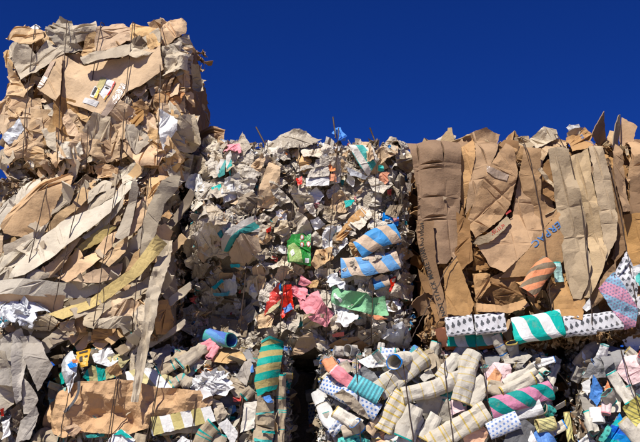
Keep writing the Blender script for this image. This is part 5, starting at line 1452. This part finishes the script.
# ------------------------------------------------------------------ right hand tube bale
fill(BR, 'front', 120, ['tube', 'tube', 'sheet', 'crumple', 'curl'], ['tube', 'tubel', 'white', 'tubeb', 'greyl', 'grey'], (.10, .2), name='paper_scrap', tilt=.45, depth=(-.005, .05), vlo=.5, uhi=.55)
fill(BR, 'front', 40, ['tube', 'sheet'], ['tube', 'tubel', 'white'], (.16, .24), name='paper_scrap', tilt=.4, depth=(0, .05), vhi=.5)
fill(BR, 'left', 70, ['sheet', 'curl', 'tube', 'strip'], ['kraftd', 'taupe', 'kraftd', 'rust'], (.12, .22), name='paper_scrap', tilt=.2, depth=(.04, .08))
litter(BR, [('front', 900, -.01, .05, 0, .6, .5, 1), ('left', 200, .04, .08, .1, .8, .4, 1)], P_MIX)
batch(BR, [
    (CS, 'grey', [(580, 378), (588, 364), (598, 352), (610, 346), (624, 350), (617, 366), (612, 378), (596, 378)], dict(lift=.07, slope=.15, tilt=(0, .1))),
    (CS, 'grey', [(600, 356), (610, 350), (614, 362), (604, 372)], dict(lift=.095, slope=.15)),
    (PS, 'white', [(580, 384), (592, 375), (590, 392), (586, 396)], dict(lift=.10, slope=.1)),
    (PS, 'blue', [(592, 375), (603, 390), (598, 407), (588, 398)], dict(lift=.105, slope=.1)),
    (PS, 'lpink', [(612, 360), (624, 357), (640, 354), (648, 378), (630, 386), (618, 372)], dict(lift=.07, slope=.12)),
    (PS, 's_yellow', [(622, 407), (635, 396), (648, 408), (646, 430), (634, 426)], dict(lift=.09, slope=.1)),
    (PS, 's_blueteal', [(601, 442), (610, 426), (618, 413), (626, 424), (634, 446), (604, 448)], dict(lift=.11, slope=.12)),
    (CS, 'tubel', [(600, 404), (612, 388), (622, 392), (620, 412), (608, 412)], dict(lift=.06, slope=.2)),
    (PS, 'orange', [(605, 388), (608, 380), (610, 388), (606, 394)], dict(lift=.10)),
    (PS, 'orange', [(598, 406), (604, 404), (608, 416), (602, 416)], dict(lift=.08)),
    (CS, 'greyl', [(578, 396), (588, 392), (596, 408), (586, 414), (580, 408)], dict(lift=.06, slope=.2)),
    (PS, 'd_teal', [(598, 440), (608, 424), (612, 428), (604, 442)], dict(lift=.12)),
    (CS, 'white', [(622, 340), (640, 330), (648, 344), (636, 352)], dict(lift=.07, slope=.3)),
])
tube(BR, [(577, 366), (586, 356), (598, 344)], 14, 'tubeb', 'greyl', lift=.07, flat=.6)
tube(BR, [(575, 380), (582, 366)], 11, 'greyl', 'greyl', lift=.06, flat=.6)
tube(BR, [(611, 372), (620, 387), (630, 402)], 11, 'tubel', 'teal', lift=.10, flat=.5, rim=.008)
tube(BR, [(626, 386), (634, 402)], 11, 'tube', 'teal', lift=.08, flat=.5, rim=.008)
tube(BR, [(621, 420), (632, 432), (646, 448)], 14, 'tube', 'gold', lift=.12, flat=.5, rim=.01)
tube(BR, [(588, 412), (591, 434)], 10, 'tubel', 'teal', lift=.09, flat=.7, rim=.008, dl=[0, .05])
tube(BR, [(612, 404), (602, 392)], 14, 'tube', 'teal', lift=.09, flat=.7, rim=.01, dl=[0, .07])
tube(BR, [(596, 408), (598, 424)], 14, 'white', 'white', lift=.08, flat=.8, dent=.04)
tube(BR, [(606, 414), (607, 402)], 9, 'lpink', 'pink', lift=.10, flat=.7, rim=.008)
tube(BR, [(646, 362), (637, 354)], 13, 'white', 'red', lift=.08, flat=.8, rim=.01, dl=[0, .08])
tube(BR, [(566, 412), (572, 446)], 7, 's_yellow', 'gold', lift=-.02, flat=.6)
tube(BR, [(634, 440), (646, 424)], 10, 'tubel', 'teal', lift=.08, flat=.5)
wire(BR, [(621, 350), (630, 380), (640, 408), (644, 446)], lift=.12, over=False)

# ------------------------------------------------------------------ bales of the row behind, one glimpsed in a gap, the others added to keep gaps dark
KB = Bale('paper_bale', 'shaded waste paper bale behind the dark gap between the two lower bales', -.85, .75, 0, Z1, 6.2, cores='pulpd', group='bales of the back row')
KM = Bale('paper_bale', 'shaded waste paper bale behind the ragged grey paper bale', -.75, .95, Z1, 2.92, 6.25, cores='pulpd', group='bales of the back row')  # made tall and wide to block the sky behind the gap
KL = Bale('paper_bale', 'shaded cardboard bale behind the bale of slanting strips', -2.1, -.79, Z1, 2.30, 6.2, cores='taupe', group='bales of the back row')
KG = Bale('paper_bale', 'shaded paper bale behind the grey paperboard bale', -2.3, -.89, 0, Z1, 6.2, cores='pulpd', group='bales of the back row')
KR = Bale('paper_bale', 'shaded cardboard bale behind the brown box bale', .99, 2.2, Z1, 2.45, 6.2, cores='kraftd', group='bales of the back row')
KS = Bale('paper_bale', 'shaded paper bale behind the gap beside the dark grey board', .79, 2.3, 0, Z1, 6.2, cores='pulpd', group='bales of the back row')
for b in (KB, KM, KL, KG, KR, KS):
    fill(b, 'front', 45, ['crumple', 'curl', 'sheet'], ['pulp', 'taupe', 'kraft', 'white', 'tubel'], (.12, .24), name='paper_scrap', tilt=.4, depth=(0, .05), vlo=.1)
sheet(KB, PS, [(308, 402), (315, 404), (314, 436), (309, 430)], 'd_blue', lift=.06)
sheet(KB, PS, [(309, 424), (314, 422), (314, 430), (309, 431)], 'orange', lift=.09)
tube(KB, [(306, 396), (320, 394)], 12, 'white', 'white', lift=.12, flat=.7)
